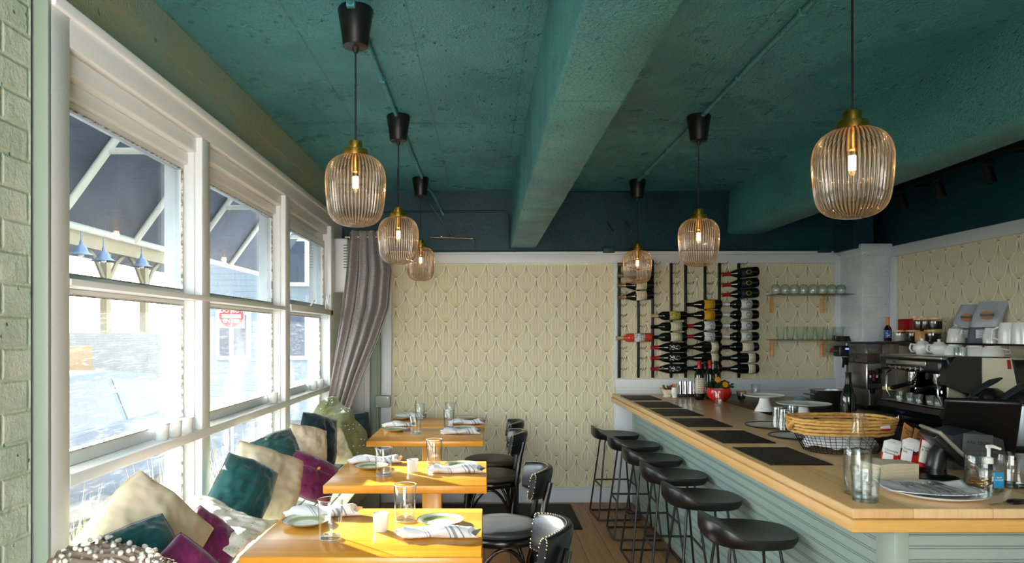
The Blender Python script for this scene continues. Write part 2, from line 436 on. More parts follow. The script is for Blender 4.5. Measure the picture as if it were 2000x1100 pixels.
# concrete beams
def rough_beam(name, x0, x1, z0, mat, seed):
    rnd = random.Random(seed); n = 60; ys = [-1.6 + (YB + 1.55) * i / n for i in range(n + 1)]
    prof = []
    for y in ys:
        j = lambda a: rnd.uniform(-a, a)
        prof.append([(x0 + .02 + j(.001), y, ZC + .01), (x0 + j(.0015), y, z0 + .016), (x0 + .010 + j(.0015), y, z0 + j(.002)),
                     (x1 - .010 + j(.0015), y, z0 + j(.002)), (x1 + j(.0015), y, z0 + .016), (x1 - .0 + j(.002), y, ZC + .01)])
    vs_ = [p for r in prof for p in r]; fs = []
    for i in range(n):
        for k in range(5): fs.append((i * 6 + k, i * 6 + k + 1, (i + 1) * 6 + k + 1, (i + 1) * 6 + k))
    fs.append((0, 5, 4, 3, 2, 1))
    o = MB().raw(vs_, fs); struct(name, o, mat, angle=60)
rough_beam('ceiling_beam', .213, .436, 2.165, M['teal_rough'], 1)
rough_beam('ceiling_beam', 2.06, 2.34, 2.285, M['teal_rough'], 2)

# ---------------------------------------------------------------- window wall
PY = [1.923, 2.01, 2.95, 3.037, 4.185, 4.284, 5.39, 5.54]
mb = MB()
# casing: near jamb, head, far jamb (with a bead round the outside) and the room-side faces of the posts
mb.box(CAS - .02, CAS, PY[0], PY[1], .45, 2.376, .003); mb.box(CAS - .02, CAS, PY[1], PY[7], 2.264, 2.376, .003)
mb.box(CAS - .004, CAS + .012, PY[0], PY[7] + .02, 2.345, 2.38, .005); mb.box(CAS - .02, CAS, PY[6], PY[7], .45, 2.264, .003)
mb.box(-1.34, CAS - .02, PY[0] + .004, PY[1], .45, 2.36); mb.box(-1.34, CAS - .02, PY[6], PY[7], .45, 2.27)
mb.box(-1.34, CAS - .02, PY[1], PY[6], 2.264, 2.36); mb.box(-1.34, -1.205, PY[1], PY[6], 2.20, 2.264, .006); mb.box(-1.34, -1.235, PY[1], PY[6], 2.15, 2.20, .006)
struct('trim_6', mb, M['white'])
struct('trim_7', MB().box(WX, CAS, PY[0] - .014, PY[0], .45, 2.376, .002), M['grey_trim'])
mb = MB()
for a, b in ((PY[2], PY[3]), (PY[4], PY[5])):
    mb.box(-1.34, CAS, a, b, .45, 2.27, .004); mb.box(-1.30, CAS - .03, a - .008, b + .008, .45, 2.27, .003)
struct('trim_8', mb, M['white'])
mb = MB()  # the transom rail and the sill shelf, both running the whole length
mb.box(-1.34, CAS + .004, PY[1], PY[6], 1.584, 1.605, .003)
struct('trim_9', mb, M['white'])
mb = MB(); mb.box(-1.33, CAS + .001, PY[1], PY[6], 1.009, 1.046, .003); struct('trim_10', mb, M['white'])

def scratch(g):
    o = g.obj()
    a = g.noise(g.scaled((1, 1, 1)), 2.0, 4, .6).smooth(.45, .75)
    st = g.noise(g.scaled((1, 1, 9), rot=(.9, 0, 0)), 9, 5, .7, 1.2).smooth(.52, .72)
    return a * .05 + st * .09 + .02
def clean(g): return g.noise(g.obj(), 3, 3).smooth(.4, .8) * .04 + .02
M['pane_low'] = thin_glass('hazy_window_glass', '#f4f8fa', '#d5e2e8', .7, scratch)
M['pane_up'] = thin_glass('clear_window_glass', '#eef3f5', '#c9d6dc', .8, clean)
bays = [(PY[1], PY[2]), (PY[3], PY[4]), (PY[5], PY[6])]
def sash(parent, y0, y1, z0, z1, b, glass, nm, x=GLX, bot=None):
    """a sash frame round a glazed opening y0..y1, z0..z1; b = rail width"""
    m = MB(); bb = bot or b; e = .018
    m.box(x - e, x + e, y0, y1, z1 - b, z1, .004); m.box(x - e, x + e, y0, y1, z0, z0 + bb, .004)
    m.box(x - e, x + e, y0, y0 + b, z0 + bb, z1 - b, .004); m.box(x - e, x + e, y1 - b, y1, z0 + bb, z1 - b, .004)
    s_ = m.build(nm, M['white'], parent)
    p = MB().box(x - .003, x + .003, y0 + b - .003, y1 - b + .003, z0 + bb - .003, z1 - b + .003)
    q = p.build('pane', glass, s_)
    # weathered putty line round the pane
    l = MB(); w = .003
    for (a, c, d_, e_) in ((y0 + b, y1 - b, z1 - b - w, z1 - b), (y0 + b, y1 - b, z0 + bb, z0 + bb + w), (y1 - b - w, y1 - b, z0 + bb, z1 - b)):
        l.box(x + .012, x + e + .0015, a, c, d_, e_)
    l.build('putty', M['putty'], s_)
    return s_
M['putty'] = plain('weathered_putty', '#7d7468', .8, var=(40, '#e5e2da', .4, .6))
for i, (a, b) in enumerate(bays):
    w_ = bpy.data.objects.new('window_%d' % (i + 1), None); COL.objects.link(w_); w_['kind'] = 'structure'
    if i < 2: sash(w_, a, b, 1.605, 2.15, .022, M['pane_up'], 'upper_sash')
    else:
        sash(w_, a + .0, b - .0, 1.605, 2.15, .05, M['pane_up'], 'hopper_sash', GLX + .03)
        m = MB(); m.box(-1.25, CAS + .012, a - .01, b + .05, 1.585, 1.625, .004); m.box(CAS - .02, CAS + .012, b - .02, b + .06, 1.585, 2.26, .004)
        m.build('sash_frame', M['white'], w_)
        hm = MB(); hm.tube([(-1.17, a + .45, 1.63), (-1.15, a + .45, 1.66), (-1.155, a + .5, 1.665)], .006)
        hm.tube([(-1.17, a + .9, 1.62), (-1.16, a + .91, 1.72), (-1.16, a + .94, 1.66), (-1.16, a + .98, 1.73)], .004); hm.build('latch', M['white'], w_)
    sash(w_, a, b, 1.046, 1.584, .020, M['pane_low'], 'middle_sash', bot=.043)
    sash(w_, a, b, .49, 1.009, .022, M['pane_low'], 'lower_sash')
# floor mat
tag(MB().box(-.75, .72, 5.2, 5.95, .0005, .008, .002).build('floor_mat', plain('black_rubber_mat', '#0d0d0e', .75, bump=(300, .5, .002))),
    'flat black rubber mat on the boards near the papered wall', 'mat')
# ---------------------------------------------------------------- more materials
M['black_metal'] = plain('black_powder_coated_metal', '#0b0b0d', .42, 0, .5)
M['black_lacquer'] = plain('black_lacquered_wood', '#0b0b0c', .22, 0, .6, (18, .08, .004))
M['black_leather'] = plain('black_leather', '#10151c', .30, 0, .7, (220, .2, .002))
M['grey_leather'] = plain('grey_sheen_leather', '#3c3e42', .40, 0, .5, (90, .15, .002), (8, '#2f3135', .4, .65))  # grey base colour carries the sheen of the lit seats
M['brown_leather'] = plain('olive_brown_leather', '#4a4234', .42, 0, .5, (90, .2, .002))
M['nail'] = plain('antique_brass_nailheads', '#a89a80', .25, 1.0)
M['stool_seat'] = plain('matt_black_stool_seat', '#0c0c0e', .36, 0, .5, (60, .1, .002))
M['brass'] = plain('brushed_brass', '#dca648', .27, 1.0)
M['cable'] = plain('black_cable', '#0a0908', .6)
M['canopy'] = plain('dark_brown_ceiling_cup', '#0d0807', .4)
def emit(name, col, e):
    g = G(name); n = g.n('ShaderNodeEmission'); n.inputs[0].default_value = lin(col); n.inputs[1].default_value = e
    return g.done(n.outputs[0])
M['filament'] = emit('glowing_filament', '#ffd9a0', 9)
M['shade'] = thin_glass('smoked_ribbed_glass', '#f6eee6', '#584650', 1.0, lambda g: g.rb.pow(2.0) * .17 + .008, .02, (1, .9, .75, 1), ribs=50)  # warm scatter along the ribs stands in for bulb glow in the glass
M['bulb'] = thin_glass('clear_bulb_glass', '#fff4dd', '#e8cf9a', .7)
M['glass'] = thin_glass('clear_drinking_glass', '#fafdfd', '#8e9ca1', 1.35)
M['glass_light'] = thin_glass('bright_clear_glass', '#fdfefe', '#b4c2c7', 1.2)
M['rim_glint'] = plain('painted_rim_glint', '#eef4f5', .08, 0, .8, Alpha=.55)  # whitish colour paints the glint along tumbler rims and feet
M['glass_green'] = thin_glass('green_tinted_glass', '#dcece4', '#5f8a78', .9)
M['steel'] = plain('brushed_steel', '#b9bbbc', .28, 1.0)
M['chrome'] = plain('polished_chrome', '#d9dcde', .08, 1.0)
M['porcelain'] = plain('white_porcelain', '#e6e7e4', .14, 0, .6)
M['cream_ware'] = plain('cream_glazed_ware', '#ddd6bd', .22, 0, .6)
M['paper'] = plain('white_paper', '#e8e8e4', .7)
M['black_plastic'] = plain('black_plastic', '#101113', .35)
M['grey_plastic'] = plain('dark_grey_plastic', '#2b2e36', .45)

def linen(name, col, sc=700, st=.35, var=None, rough=.9):
    g = G(name); x, y, z = g.xyz(); o = g.obj()
    w1 = g.noise(g.scaled((1, 1, .08)), sc, 2); w2 = g.noise(g.scaled((.08, .08, 1)), sc, 2)
    c = g.mix((w1 * .5 + w2 * .5).smooth(.38, .62), col, var or col)
    p = g.bsdf(c, rough, 0, g.bump(w1 * .5 + w2 * .5, st, .002), .2, **{'Sheen Weight': .25})
    return g.done(p)
def velvet(name, col, lo):
    g = G(name); o = g.obj(); n = g.noise(o, 420, 3); b = g.noise(o, 9, 4, .6)
    return g.done(g.bsdf(g.mix(b.smooth(.3, .7), col, lo), .75, 0, g.bump(n * .5 + b * .3, .25, .005), .25, **{'Sheen Weight': .6, 'Sheen Roughness': .4}))
M['curtain'] = linen('taupe_linen_curtain', '#8d8482', 500, .4, '#6e6663')
M['cream'] = plain('cream_cotton', '#dccbb0', .85, 0, .15, (9, .2, .012))
M['teal_v'] = velvet('teal_velvet', '#12514f', '#0b3a3e')
M['plum'] = velvet('plum_wool_felt', '#701c50', '#571440')
M['navy_v'] = velvet('dark_teal_velvet', '#0a2e35', '#071f26')

# ---------------------------------------------------------------- pendant lamps
def make_pendant(zbot, label, x, y):
    hgt = .267; zt = zbot + hgt                       # top of the glass
    t = thing('pendant_lamp', label, 'pendant lamp', (x, y, ZC - .145), 0, None)
    o = ZC - .145
    # ceiling cup
    t_c = MB().lathe([(.040, 0), (.047, .004), (.052, .05), (.066, .138), (.062, .145)], 28, (0, 0, 0)).build('ceiling_cup', M['canopy'], t)
    c = MB(); c.tube([(0, 0, .002), (0, 0, -.02)], [.014, .007], 10); c.tube([(0, 0, 0), (0, 0, zt + .05 - o)], .0035, 8); c.build('cable', M['cable'], t)
    b = MB(); b.lathe([(.0, zt + .052 - o), (.024, zt + .052 - o), (.0255, zt + .049 - o), (.0255, zt + .022 - o), (.043, zt + .021 - o), (.0445, zt + .018 - o), (.0445, zt - .004 - o), (.036, zt - .006 - o)], 32)
    b.build('brass_cap', M['brass'], t)
    prof = [(.034, 0), (.064, -.008), (.088, -.025), (.103, -.050), (.1095, -.083), (.1095, -.12), (.107, -.155), (.103, -.19), (.097, -.217), (.085, -.240), (.064, -.256), (.036, -.265), (.018, -.267)]
    # dense profile
    pr = []
    for i in range(len(prof) - 1):
        p0, p1, p2, p3 = [prof[min(max(i + q, 0), len(prof) - 1)] for q in (-1, 0, 1, 2)]
        for k in range(3):
            f = k / 3; pr.append(tuple(.5 * (2 * b + (c - a) * f + (2 * a - 5 * b + 4 * c - d) * f * f + (3 * b - a - 3 * c + d) * f ** 3) for a, b, c, d in zip(p0, p1, p2, p3)))
    pr.append(prof[-1]); N = 50 * 8; m = len(pr)
    vs_ = []; fs = []
    for i in range(N):
        a = 2 * pi * i / N; w = 1 + .026 * math.cos(50 * a)
        for r, z in pr: vs_.append((r * w * math.cos(a), r * w * math.sin(a), zt - o + z))
    for i in range(N):
        j = (i + 1) % N
        for k in range(m - 1): fs.append((i * m + k, j * m + k, j * m + k + 1, i * m + k + 1))
    fs.append(tuple(i * m + m - 1 for i in range(N)))
    MB().raw(vs_, fs).build('glass_shade', M['shade'], t, angle=80)
    sk = MB(); sk.lathe([(.018, zt - .005 - o), (.018, zt - .06 - o), (.013, zt - .065 - o)], 20); sk.build('bulb_socket', M['brass'], t)
    bl = MB().lathe([(.012, zt - .062 - o), (.016, zt - .075 - o), (.0165, zt - .125 - o), (.010, zt - .137 - o), (.0, zt - .139 - o)], 18).build('bulb', M['bulb'], t)
    fl = MB(); 
    fl.cyl((0, 0, zt - .080 - o), (0, 0, zt - .122 - o), .0105, n=14); fl.build('filament', M['filament'], bl)
    L = bpy.data.lights.new('bulb_light', 'POINT'); L.energy = 3.3; L.color = (1, .68, .36); L.shadow_soft_size = .012
    lo = bpy.data.objects.new('bulb_light', L); COL.objects.link(lo); lo.parent = t; lo.location = (0, 0, zt - .1 - o)
    return t
pl = ['smoky ribbed glass pendant lamp on the window side, nearest the camera',
      'ribbed glass pendant lamp just beside the curtain top, middle one of the window-side row',
      'ribbed glass pendant lamp of the window-side row nearest the papered wall',
      'big ribbed glass pendant lamp over the near end of the bar',
      'ribbed glass pendant lamp midway along the bar, in front of the wine rack',
      'small ribbed glass pendant lamp at the far end of the bar']
for lb, (px, d, pyb) in zip(pl, [(694.5, 2.64, 443), (778, 3.94, 517), (821.5, 5.52, 549.5), (1664.5, 2.108, 427), (1364.5, 3.94, 521), (1245, 5.6, 555)]):
    p = P(px, pyb, d); make_pendant(p.z, lb, p.x, d)
def conduit(label, pts, r, mat, clips=True):
    t = thing('ceiling_conduit', label, 'conduit', pts[0])
    m = MB().tube(pts, r, 10); m.build('pipe', mat, t, world=True)
    for i in range(len(pts) - 1):
        a, b = Vector(pts[i]), Vector(pts[i + 1]); n = int((b - a).length / .8)
        for q in range(1, n + 1):
            c = a.lerp(b, q / (n + 1)); MB().box(c.x - r * 1.3, c.x + r * 1.3, c.y - .012, c.y + .012, c.z - r * 1.3, c.z + r * .99, .003).build('pipe_clip', mat, t, world=True)
    return t
conduit('teal painted conduit running along the ceiling between the window-side lamp cups', [(-.487, 1.0, ZC - .012), (-.487, 5.7, ZC - .012), (-.44, 5.9, ZC - .04), (-.35, YB - .04, 2.45)], .012, M['teal'])
conduit('teal painted conduit running along the ceiling between the lamp cups over the bar', [(1.165, .6, ZC - .013), (1.20, 4.0, ZC - .013), (1.21, 5.9, ZC - .013)], .013, M['teal'])
conduit('dark conduit along the top of the far wall, bending down beside the beam', [(-.9, YB - .035, bz(416)), (bx(985), YB - .035, bz(414)), (bx(993), YB - .035, bz(420)), (bx(995), YB - .035, bz(486))], .008, M['teal_wall'])
conduit('thin dark conduit crossing the far wall between the two concrete beams', [(bx(1075), YB - .035, bz(378)), (bx(1245), YB - .035, bz(378))], .009, M['teal_wall'])
conduit('thin dark wire conduit lying along the top edge of the white far-wall trim', [(bx(845), YB - .05, bz(493)), (bx(1640), YB - .05, bz(489))], .006, M['teal_wall'])
for px, w_ in ((1187, 22), (1605, 24)):
    tag(MB().box(bx(px - w_ / 2), bx(px + w_ / 2), YB - .07, YB - .02, bz(495), bz(483), .004).build('junction_box', M['teal_wall']),
        'small teal junction box on the far-wall trim, above the ' + ('left edge of the wine rack' if px < 1300 else 'glass shelves'), 'junction box')

t = thing('green_cable', 'thin green cable strung diagonally high in the far left corner', 'cable', P(840, 398, 5.9))
MB().tube([P(838, 396, 5.85), P(858, 425, 5.9), P(886, 462, 5.96)], .005, 6).build('cable_run', plain('green_cable_sheath', '#1c5a38', .5), t, world=True)
t = thing('pipe_rail', 'thin dark horizontal pipe with short drop ends below the ceiling in the far left corner', 'pipe', P(880, 465, 5.95))
MB().tube([P(840, 463, 5.95), P(924, 466, 5.95), P(928, 482, 5.95)], .006, 6).build('pipe', M['nail'], t, world=True); MB().cyl(P(862, 463, 5.95), P(862, 463, 6.04), .006, n=8).build('wall_mount', M['nail'], t, world=True)
for k_, x in enumerate((1186, 1221)):
    tag(MB().cyl(P(x, 434, 6.02), P(x + 12, 452, 5.93), .007, n=8).build('metal_pin', M['steel']), 'short pale metal pin sticking out high on the teal wall, %s of two' % ('left' if k_ == 0 else 'right'), 'pin')
# track lights on the right wall
t = thing('track_light', 'black track with three small cylinder spotlights high on the right wall', 'track light', (3.1, 5.55, 2.53))
m = MB(); m.box(3.085, 3.115, 2.6, 5.55, 2.515, 2.545, .003); m.build('track', M['black_metal'], t, world=True)
for y in (3.2, 4.2, 5.2): MB().box(3.1, XR - .01, y - .01, y + .01, 2.522, 2.538).build('wall_bracket', M['black_metal'], t, world=True)
for y in (5.26, 4.83, 4.36):
    p0 = Vector((3.1, y, 2.515)); m = MB(); m.box(3.08, 3.12, y - .035, y + .035, 2.49, 2.516, .003); m.cyl(p0, p0 - Vector((0, 0, .06)), .007, n=10)
    a = Vector((3.1, y, 2.46)); ax = Vector((.12, -.25, -1)).normalized(); m.cyl(a + ax * -.005, a + ax * .095, .030, .030, 20); s_ = m.build('spotlight', M['black_metal'], t, world=True)
    m = MB(); m.cyl(a + ax * .096, a + ax * .0965, .024, n=20); m.build('lens', M['nail'], s_); 
    # children of a child were given world coordinates: bring them into the parent's space
    s2 = s_.children[0]; s2.location = -Vector(t.location)

# ---------------------------------------------------------------- bench along the window
t = thing('window_bench', 'long sage painted slatted bench built under the shop window', 'bench', (-1.0, 3.8, 0))
m = MB(); xs = [-1.175, -1.075, -.985, -.895, -.80]
for a, b in zip(xs[:-1], xs[1:]): m.box(a + .004, b - .004, 1.2, 5.9, .424, .45, .004)
m.build('seat', M['sage_bench'], t, world=True)
m = MB(); m.box(-.83, -.808, 1.2, 5.9, .335, .424, .003); m.build('apron', M['sage_bench'], t, world=True)
for y in (1.6, 3.0, 4.4, 5.8):
    MB().box(-1.17, -.86, y - .03, y + .03, 0, .424, .004).build('leg', M['sage_bench'], t, world=True)
m = MB(); m.box(-1.19, -1.17, 1.2, 5.9, .05, .42, .003); m.build('back_board', M['sage_bench'], t, world=True)

# ---------------------------------------------------------------- tables
def table(x0, x1, y0, y1, post, label):
    t = thing('dining_table', label, 'table', ((x0 + x1) / 2, (y0 + y1) / 2, 0), 0, 'pine tables along the bench')
    m = MB().box(x0, x1, y0, y1, .712, .75, .004); m.build('tabletop', M['table_wood'], t, world=True)
    m = MB(); a, w = post; yc = (y0 + y1) / 2
    m.box(a - w, a + w, yc - w, yc + w, .05, .69, .003); m.build('pedestal', M['table_wood'], t, world=True)
    m = MB(); m.box(a - .16, a + .16, yc - .14, yc + .14, .69, .712, .003); m.build('top_plate', M['black_metal'], t, world=True)
    m = MB(); m.box(a - .28, a + .28, yc - .035, yc + .035, 0, .05, .006); m.box(a - .035, a + .035, yc - .25, yc + .25, 0, .05, .006); m.build('base', M['black_metal'], t, world=True)
    return t
table(-.768, -.008, 2.203, 2.815, (-.30, .045), 'pine table nearest the camera, laid for two, lowest in view')
table(-.742, .010, 3.235, 3.845, (-.26, .045), 'pine table laid for two, second from the camera, with a wooden post under it')
table(-.768, -.010, 4.565, 5.185, (-.385, .045), 'pine table laid for two, third from the camera, with stripes of sun')
table(-.750, .000, 5.235, 5.82, (-.385, .045), 'pine table laid for two, farthest back against the papered wall')

# ---------------------------------------------------------------- bistro chairs, facing -X
def make_chair(seat_mat):
    t = thing('bistro_chair', 'chair', 'chair')
    def ring(r, z, rr, nm, mat, par, flat=(1, 1)):
        return MB().tube([(r * math.cos(a) * 1.0, r * math.sin(a) * 1.0, z) for a in [2 * pi * i / 40 for i in range(40)]], rr, 10, closed=True, flat=flat).build(nm, mat, par)
    ring(.20, .435, .018, 'seat_ring', M['black_lacquer'], t, (.8, 1.2))
    m = MB().lathe([(0, .448), (.17, .45), (.197, .456), (.203, .468), (.198, .480), (.175, .490), (.10, .495), (0, .496)], 40)
    m.build('seat', seat_mat, t)
    for sx, sy in ((-1, 1), (-1, -1)):
        MB().tube([(sx * .15, sy * .135, .43), (sx * .165, sy * .15, .25), (sx * .18, sy * .165, 0)], [.018, .017, .013], 10).build('leg', M['black_lacquer'], t)
    for sy in (1, -1):
        pts = [(.20, sy * .17, 0), (.175, sy * .155, .25), (.175, sy * .15, .45), (.20, sy * .15, .62), (.225, sy * .145, .72)]
        MB().tube(pts, [.014, .018, .020, .018, .016], 10, flat=(1.3, .9)).build('leg', M['black_lacquer'], t)
    # bentwood braces
    m = MB()
    for k in range(4):
        a0 = pi / 4 + k * pi / 2; a1 = a0 + pi / 2
        pts = []
        for i in range(15):
            f = i / 14; a = a0 + (a1 - a0) * f; r = .20 - .02 * math.sin(pi * f); z = .17 + .235 * math.sin(pi * f) ** .6
            if k % 2 == 0 or True: pts.append((r * math.cos(a) * (1.0), r * math.sin(a), z))
        m.tube(pts, .010, 8)
    m.build('brace', M['black_lacquer'], t)
    # curved padded top rail
    A = math.radians(52); R = .235; n = 32
    def pad(u, v):
        a = -A + 2 * A * u; q = 2 * pi * v
        taper = 1.0 - .18 * abs(2 * u - 1) ** 3
        th = .024 * (1 - .2 * abs(2 * u - 1) ** 4); hh = .078 * taper
        cx_, sx_ = math.cos(q), math.sin(q)
        dr = th * math.copysign(abs(cx_) ** .7, cx_); dz = hh * math.copysign(abs(sx_) ** .6, sx_)
        r = R + dr + dz * .25
        return (r * math.cos(a) - .01, r * math.sin(a) * .85, .70 + dz)
    m = MB().grid(n, 20, lambda u, v: pad(u, v * 19 / 20 + .0)); 
    m2 = MB(); nn = 20; vs_ = [pad(i / (n - 1), j / nn) for i in range(n) for j in range(nn)]; fs = []
    for i in range(n - 1):
        for j in range(nn): fs.append((i * nn + j, (i + 1) * nn + j, (i + 1) * nn + (j + 1) % nn, i * nn + (j + 1) % nn))
    fs.append(tuple(range(nn))); fs.append(tuple(range((n - 1) * nn, n * nn))[::-1])
    back = m2.raw(vs_, fs).build('backrest', M['black_leather'], t, angle=50)
    m = MB()
    def nail(p, r=.0042):
        b = bmesh.new(); bmesh.ops.create_icosphere(b, subdivisions=1, radius=r); m.bm(b, Matrix.Translation(p)); b.free()
    K = 30
    for i in range(K + 1):
        for q in (.25, .75):
            nail(Vector(pad(i / K, q + (.03 if q < .5 else -.03))))
    for e in (0, 1):
        for k in range(1, 12):
            nail(Vector(pad(e, .25 + .5 * k / 12))); nail(Vector(pad(e, -.25 + .5 * k / 12)))
    m.build('nailhead_trim', M['nail'], back)
    return t
specs = [(.055, 2.52, 0, 'grey_leather', 'black bistro chair nearest the camera, nailhead backrest cut off by the bottom edge'),
         (.085, 3.58, .06, 'grey_leather', 'black bistro chair with a big grey round seat, tucked at the second table'),
         (.035, 4.87, 0, 'brown_leather', 'black bistro chair with olive brown seat at the third table'),
         (.045, 5.44, 0, 'brown_leather', 'black bistro chair at the farthest table, only its backrest top and seat edge showing')]
protos = {}
for x, y, rz, mt, lb in specs:
    if mt not in protos: c = protos[mt] = make_chair(M[mt]); c.location = (x, y, 0); c.rotation_euler = (0, 0, rz); c['label'] = lb
    else: c = dup(protos[mt], (x, y, 0), rz, lb)
    c['group'] = 'bistro chairs along the tables'

# ---------------------------------------------------------------- bar stools (low lip towards -X)
def make_stool():
    t = thing('bar_stool', 'stool', 'stool')
    hw, hd = .18, .165
    def sxy(r, a):
        c, s_ = math.cos(a), math.sin(a); e = .62
        x = hw * math.copysign(abs(c) ** e, c) * r; y = hd * math.copysign(abs(s_) ** e, s_) * r
        if x > 0: y *= 1 - .10 * (x / hw)
        return x, y
    def top(x, y):
        l = max(0, (-x - .045) / .135); l = l * l * (3 - 2 * l) if l < 1 else 1
        return .655 + .052 * l - .012 * (1 - (y / hd) ** 2) * (1 - l) + .010 * max(0, x / hw) ** 2 * (1 - 1.2 * (y / hd) ** 2)
    n, mr = 48, 12; vs_ = [(0, 0, top(0, 0))]; fs = []
    rs = [i / mr for i in range(1, mr + 1)]
    for r in rs:
        for i in range(n): x, y = sxy(r, 2 * pi * i / n); vs_.append((x, y, top(x, y)))
    # side and underside
    for (r, dz) in ((1.012, -.006), (1.0, -.03), (.93, -.05), (.5, -.045)):
        for i in range(n):
            x, y = sxy(r, 2 * pi * i / n); xx, yy = sxy(1, 2 * pi * i / n)
            zb = .612 + .012 * max(0, -x / hw); z = top(xx, yy) + dz if dz > -.01 else (zb + .02 if dz > -.04 else zb)
            vs_.append((x, y, z))
    tot = mr + 4
    for i in range(n): fs.append((0, 1 + i, 1 + (i + 1) % n))
    for k in range(tot - 1):
        for i in range(n):
            a = 1 + k * n + i; b = 1 + k * n + (i + 1) % n; fs.append((a, a + n, b + n, b))
    fs.append(tuple(1 + (tot - 1) * n + i for i in range(n)))
    MB().raw(vs_, fs).build('seat', M['stool_seat'], t, angle=40)
    r = .0065; bw, bd, tw, td, zt = .165, .165, .095, .085, .615
    for sx in (-1, 1):
        for sy in (-1, 1):
            MB().tube([(sx * (tw - .03), sy * td * .7, zt), (sx * tw, sy * td, zt - .004), (sx * (tw + .005), sy * (td + .004), zt - .03), (sx * bw, sy * bd, .0075)], r, 8).build('leg', M['black_metal'], t)
    m = MB(); c_ = .02
    pts = []
    for sx, sy in ((-1, -1), (1, -1), (1, 1), (-1, 1)):
        for k in range(4):
            a = math.atan2(sy, sx) - pi / 4 + k * pi / 6; pts.append((sx * (bw - c_) + c_ * math.cos(a), sy * (bd - c_) + c_ * math.sin(a), r + .001))
    m.tube(pts, r, 8, closed=True); m.build('base_frame', M['black_metal'], t)
    def at(z):
        f = (zt - .03 - z) / (zt - .03 - .0075); return (tw + .005 + (bw - tw - .005) * f, td + .004 + (bd - td - .004) * f)
    m = MB(); x_, y_ = at(.26); m.cyl((-x_, -y_, .26), (-x_, y_, .26), r, n=8); m.cyl((x_, -y_, .26), (x_, y_, .26), r, n=8); m.cyl((x_, y_, .26), (-x_, y_, .26), r, n=8)
    m.build('footrest', M['black_metal'], t)
    return t
st0 = make_stool()
sl = ['black bar stool nearest the camera, tallest in view at the beadboard', 'black bar stool second from the camera', 'black bar stool third from the camera',
      'black bar stool fourth from the camera, behind the third and before the fifth', 'black bar stool second from the papered wall', 'black bar stool standing against the papered wall, farthest from the camera']
for i, (x, d) in enumerate([(1.060, 2.86), (1.058, 3.46), (1.066, 4.00), (1.070, 4.53), (1.068, 5.08), (1.030, 5.60)]):
    o = st0 if i == 0 else dup(st0)
    o.location = (x, d, 0); o.rotation_euler = (0, 0, [0, .03, -.03, .02, -.02, .05][i]); o['label'] = sl[i]; o['group'] = 'black bar stools along the bar'

# ---------------------------------------------------------------- the bar
ZB = .93
t = thing('bar_counter', 'long bar counter with pale fir top and sage beadboard front', 'bar counter', (1.5, 4.0, 0))
m = MB(); m.box(1.085, 1.80, 2.085, 6.02, ZB - .03, ZB, .004); m.build('worktop', M['bar_wood'], t, world=True)
m = MB(); m.box(1.80, 2.45, 2.085, 3.05, ZB - .03, ZB - .0005, .004); m.build('register_worktop', M['bar_wood'], t, world=True)
m = MB(); m.box(1.078, 1.10, 2.078, 6.02, ZB - .068, ZB - .030, .003); m.build('edge_strip', M['bar_edge'], t, world=True)
m = MB(); m.box(1.0785, 2.45, 2.074, 2.10, ZB - .068, ZB - .0305, .003); m.build('edge_strip', M['bar_edge_x'], t, world=True)
m = MB(); m.box(1.26, 1.275, 2.26, 5.98, .06, ZB - .032); m.build('front_panel', M['bead'], t, world=True)
m = MB(); m.box(1.255, 1.275, 5.92, 6.02, 0, ZB - .032, .003); m.box(1.252, 1.262, 2.2, 6.0, 0, .07, .003)
m.build('front_trim', M['bead_flat'], t, world=True)
m = MB(); m.box(1.256, 1.30, 2.165, 2.27, 0, ZB - .032, .002)
m.build('corner_post', M['bead_flat'], t, world=True)
m = MB(); m.box(1.30, 2.45, 2.185, 2.2, 0, ZB - .032); m.build('end_panel', M['bead'], t, world=True)
m = MB(); m.box(1.80, 2.35, 4.75, 6.02, ZB - .035, ZB - .002, .004); m.build('dark_worktop', M['dark_wood'], t, world=True)
m = MB(); m.box(1.275, 1.75, 2.3, 6.0, .1, .12); m.box(1.275, 1.75, 2.3, 6.0, .5, .52); m.build('inner_shelf', M['dark_wood'], t, world=True)
t = thing('back_counter', 'dark work counter under the coffee machine along the right wall', 'counter', (2.9, 4.3, 0))
MB().box(2.48, XR - .03, 2.6, 5.6, .89, .925, .003).build('worktop', plain('black_steel_worktop', '#17191b', .3, .6), t, world=True)
MB().box(2.52, XR - .03, 2.62, 5.58, 0, .89).build('body', M['grey_plastic'], t, world=True)
# woven placemats
def mat_weave(name):
    g = G(name); x, y, z = g.xyz(); a = ((x / .006).frac() - .5).abs(); b = ((y / .012 + (x / .006).floor() * .5).frac() - .5).abs()
    h = a.smooth(.5, .15) * b.smooth(.5, .2); n = g.noise(g.scaled((1, .35, 1)), 160, 2)
    return g.done(g.bsdf(g.mix(n.smooth(.5, .7), '#0b0c0b', '#3f4632'), .55, 0, g.bump(h, .6, .004), .4))
M['placemat'] = mat_weave('black_woven_vinyl')
ml = ['nearest the camera', 'second from the camera', 'third from the camera', 'fourth from the camera', 'second from the far wall', 'nearest the far wall']
for i, (a, b) in enumerate([(2.765, 3.185), (3.315, 3.73), (3.885, 4.26), (4.40, 4.78), (4.89, 5.28), (5.44, 5.83)]):
    o = MB().box(-.125, .125, -(b - a) / 2, (b - a) / 2, 0, .004, .0015).build('placemat', M['placemat']); o.location = (1.24, (a + b) / 2, ZB + .0005)
    tag(o, 'black woven placemat on the bar top, ' + ml[i], 'placemat', 'placemats along the bar')
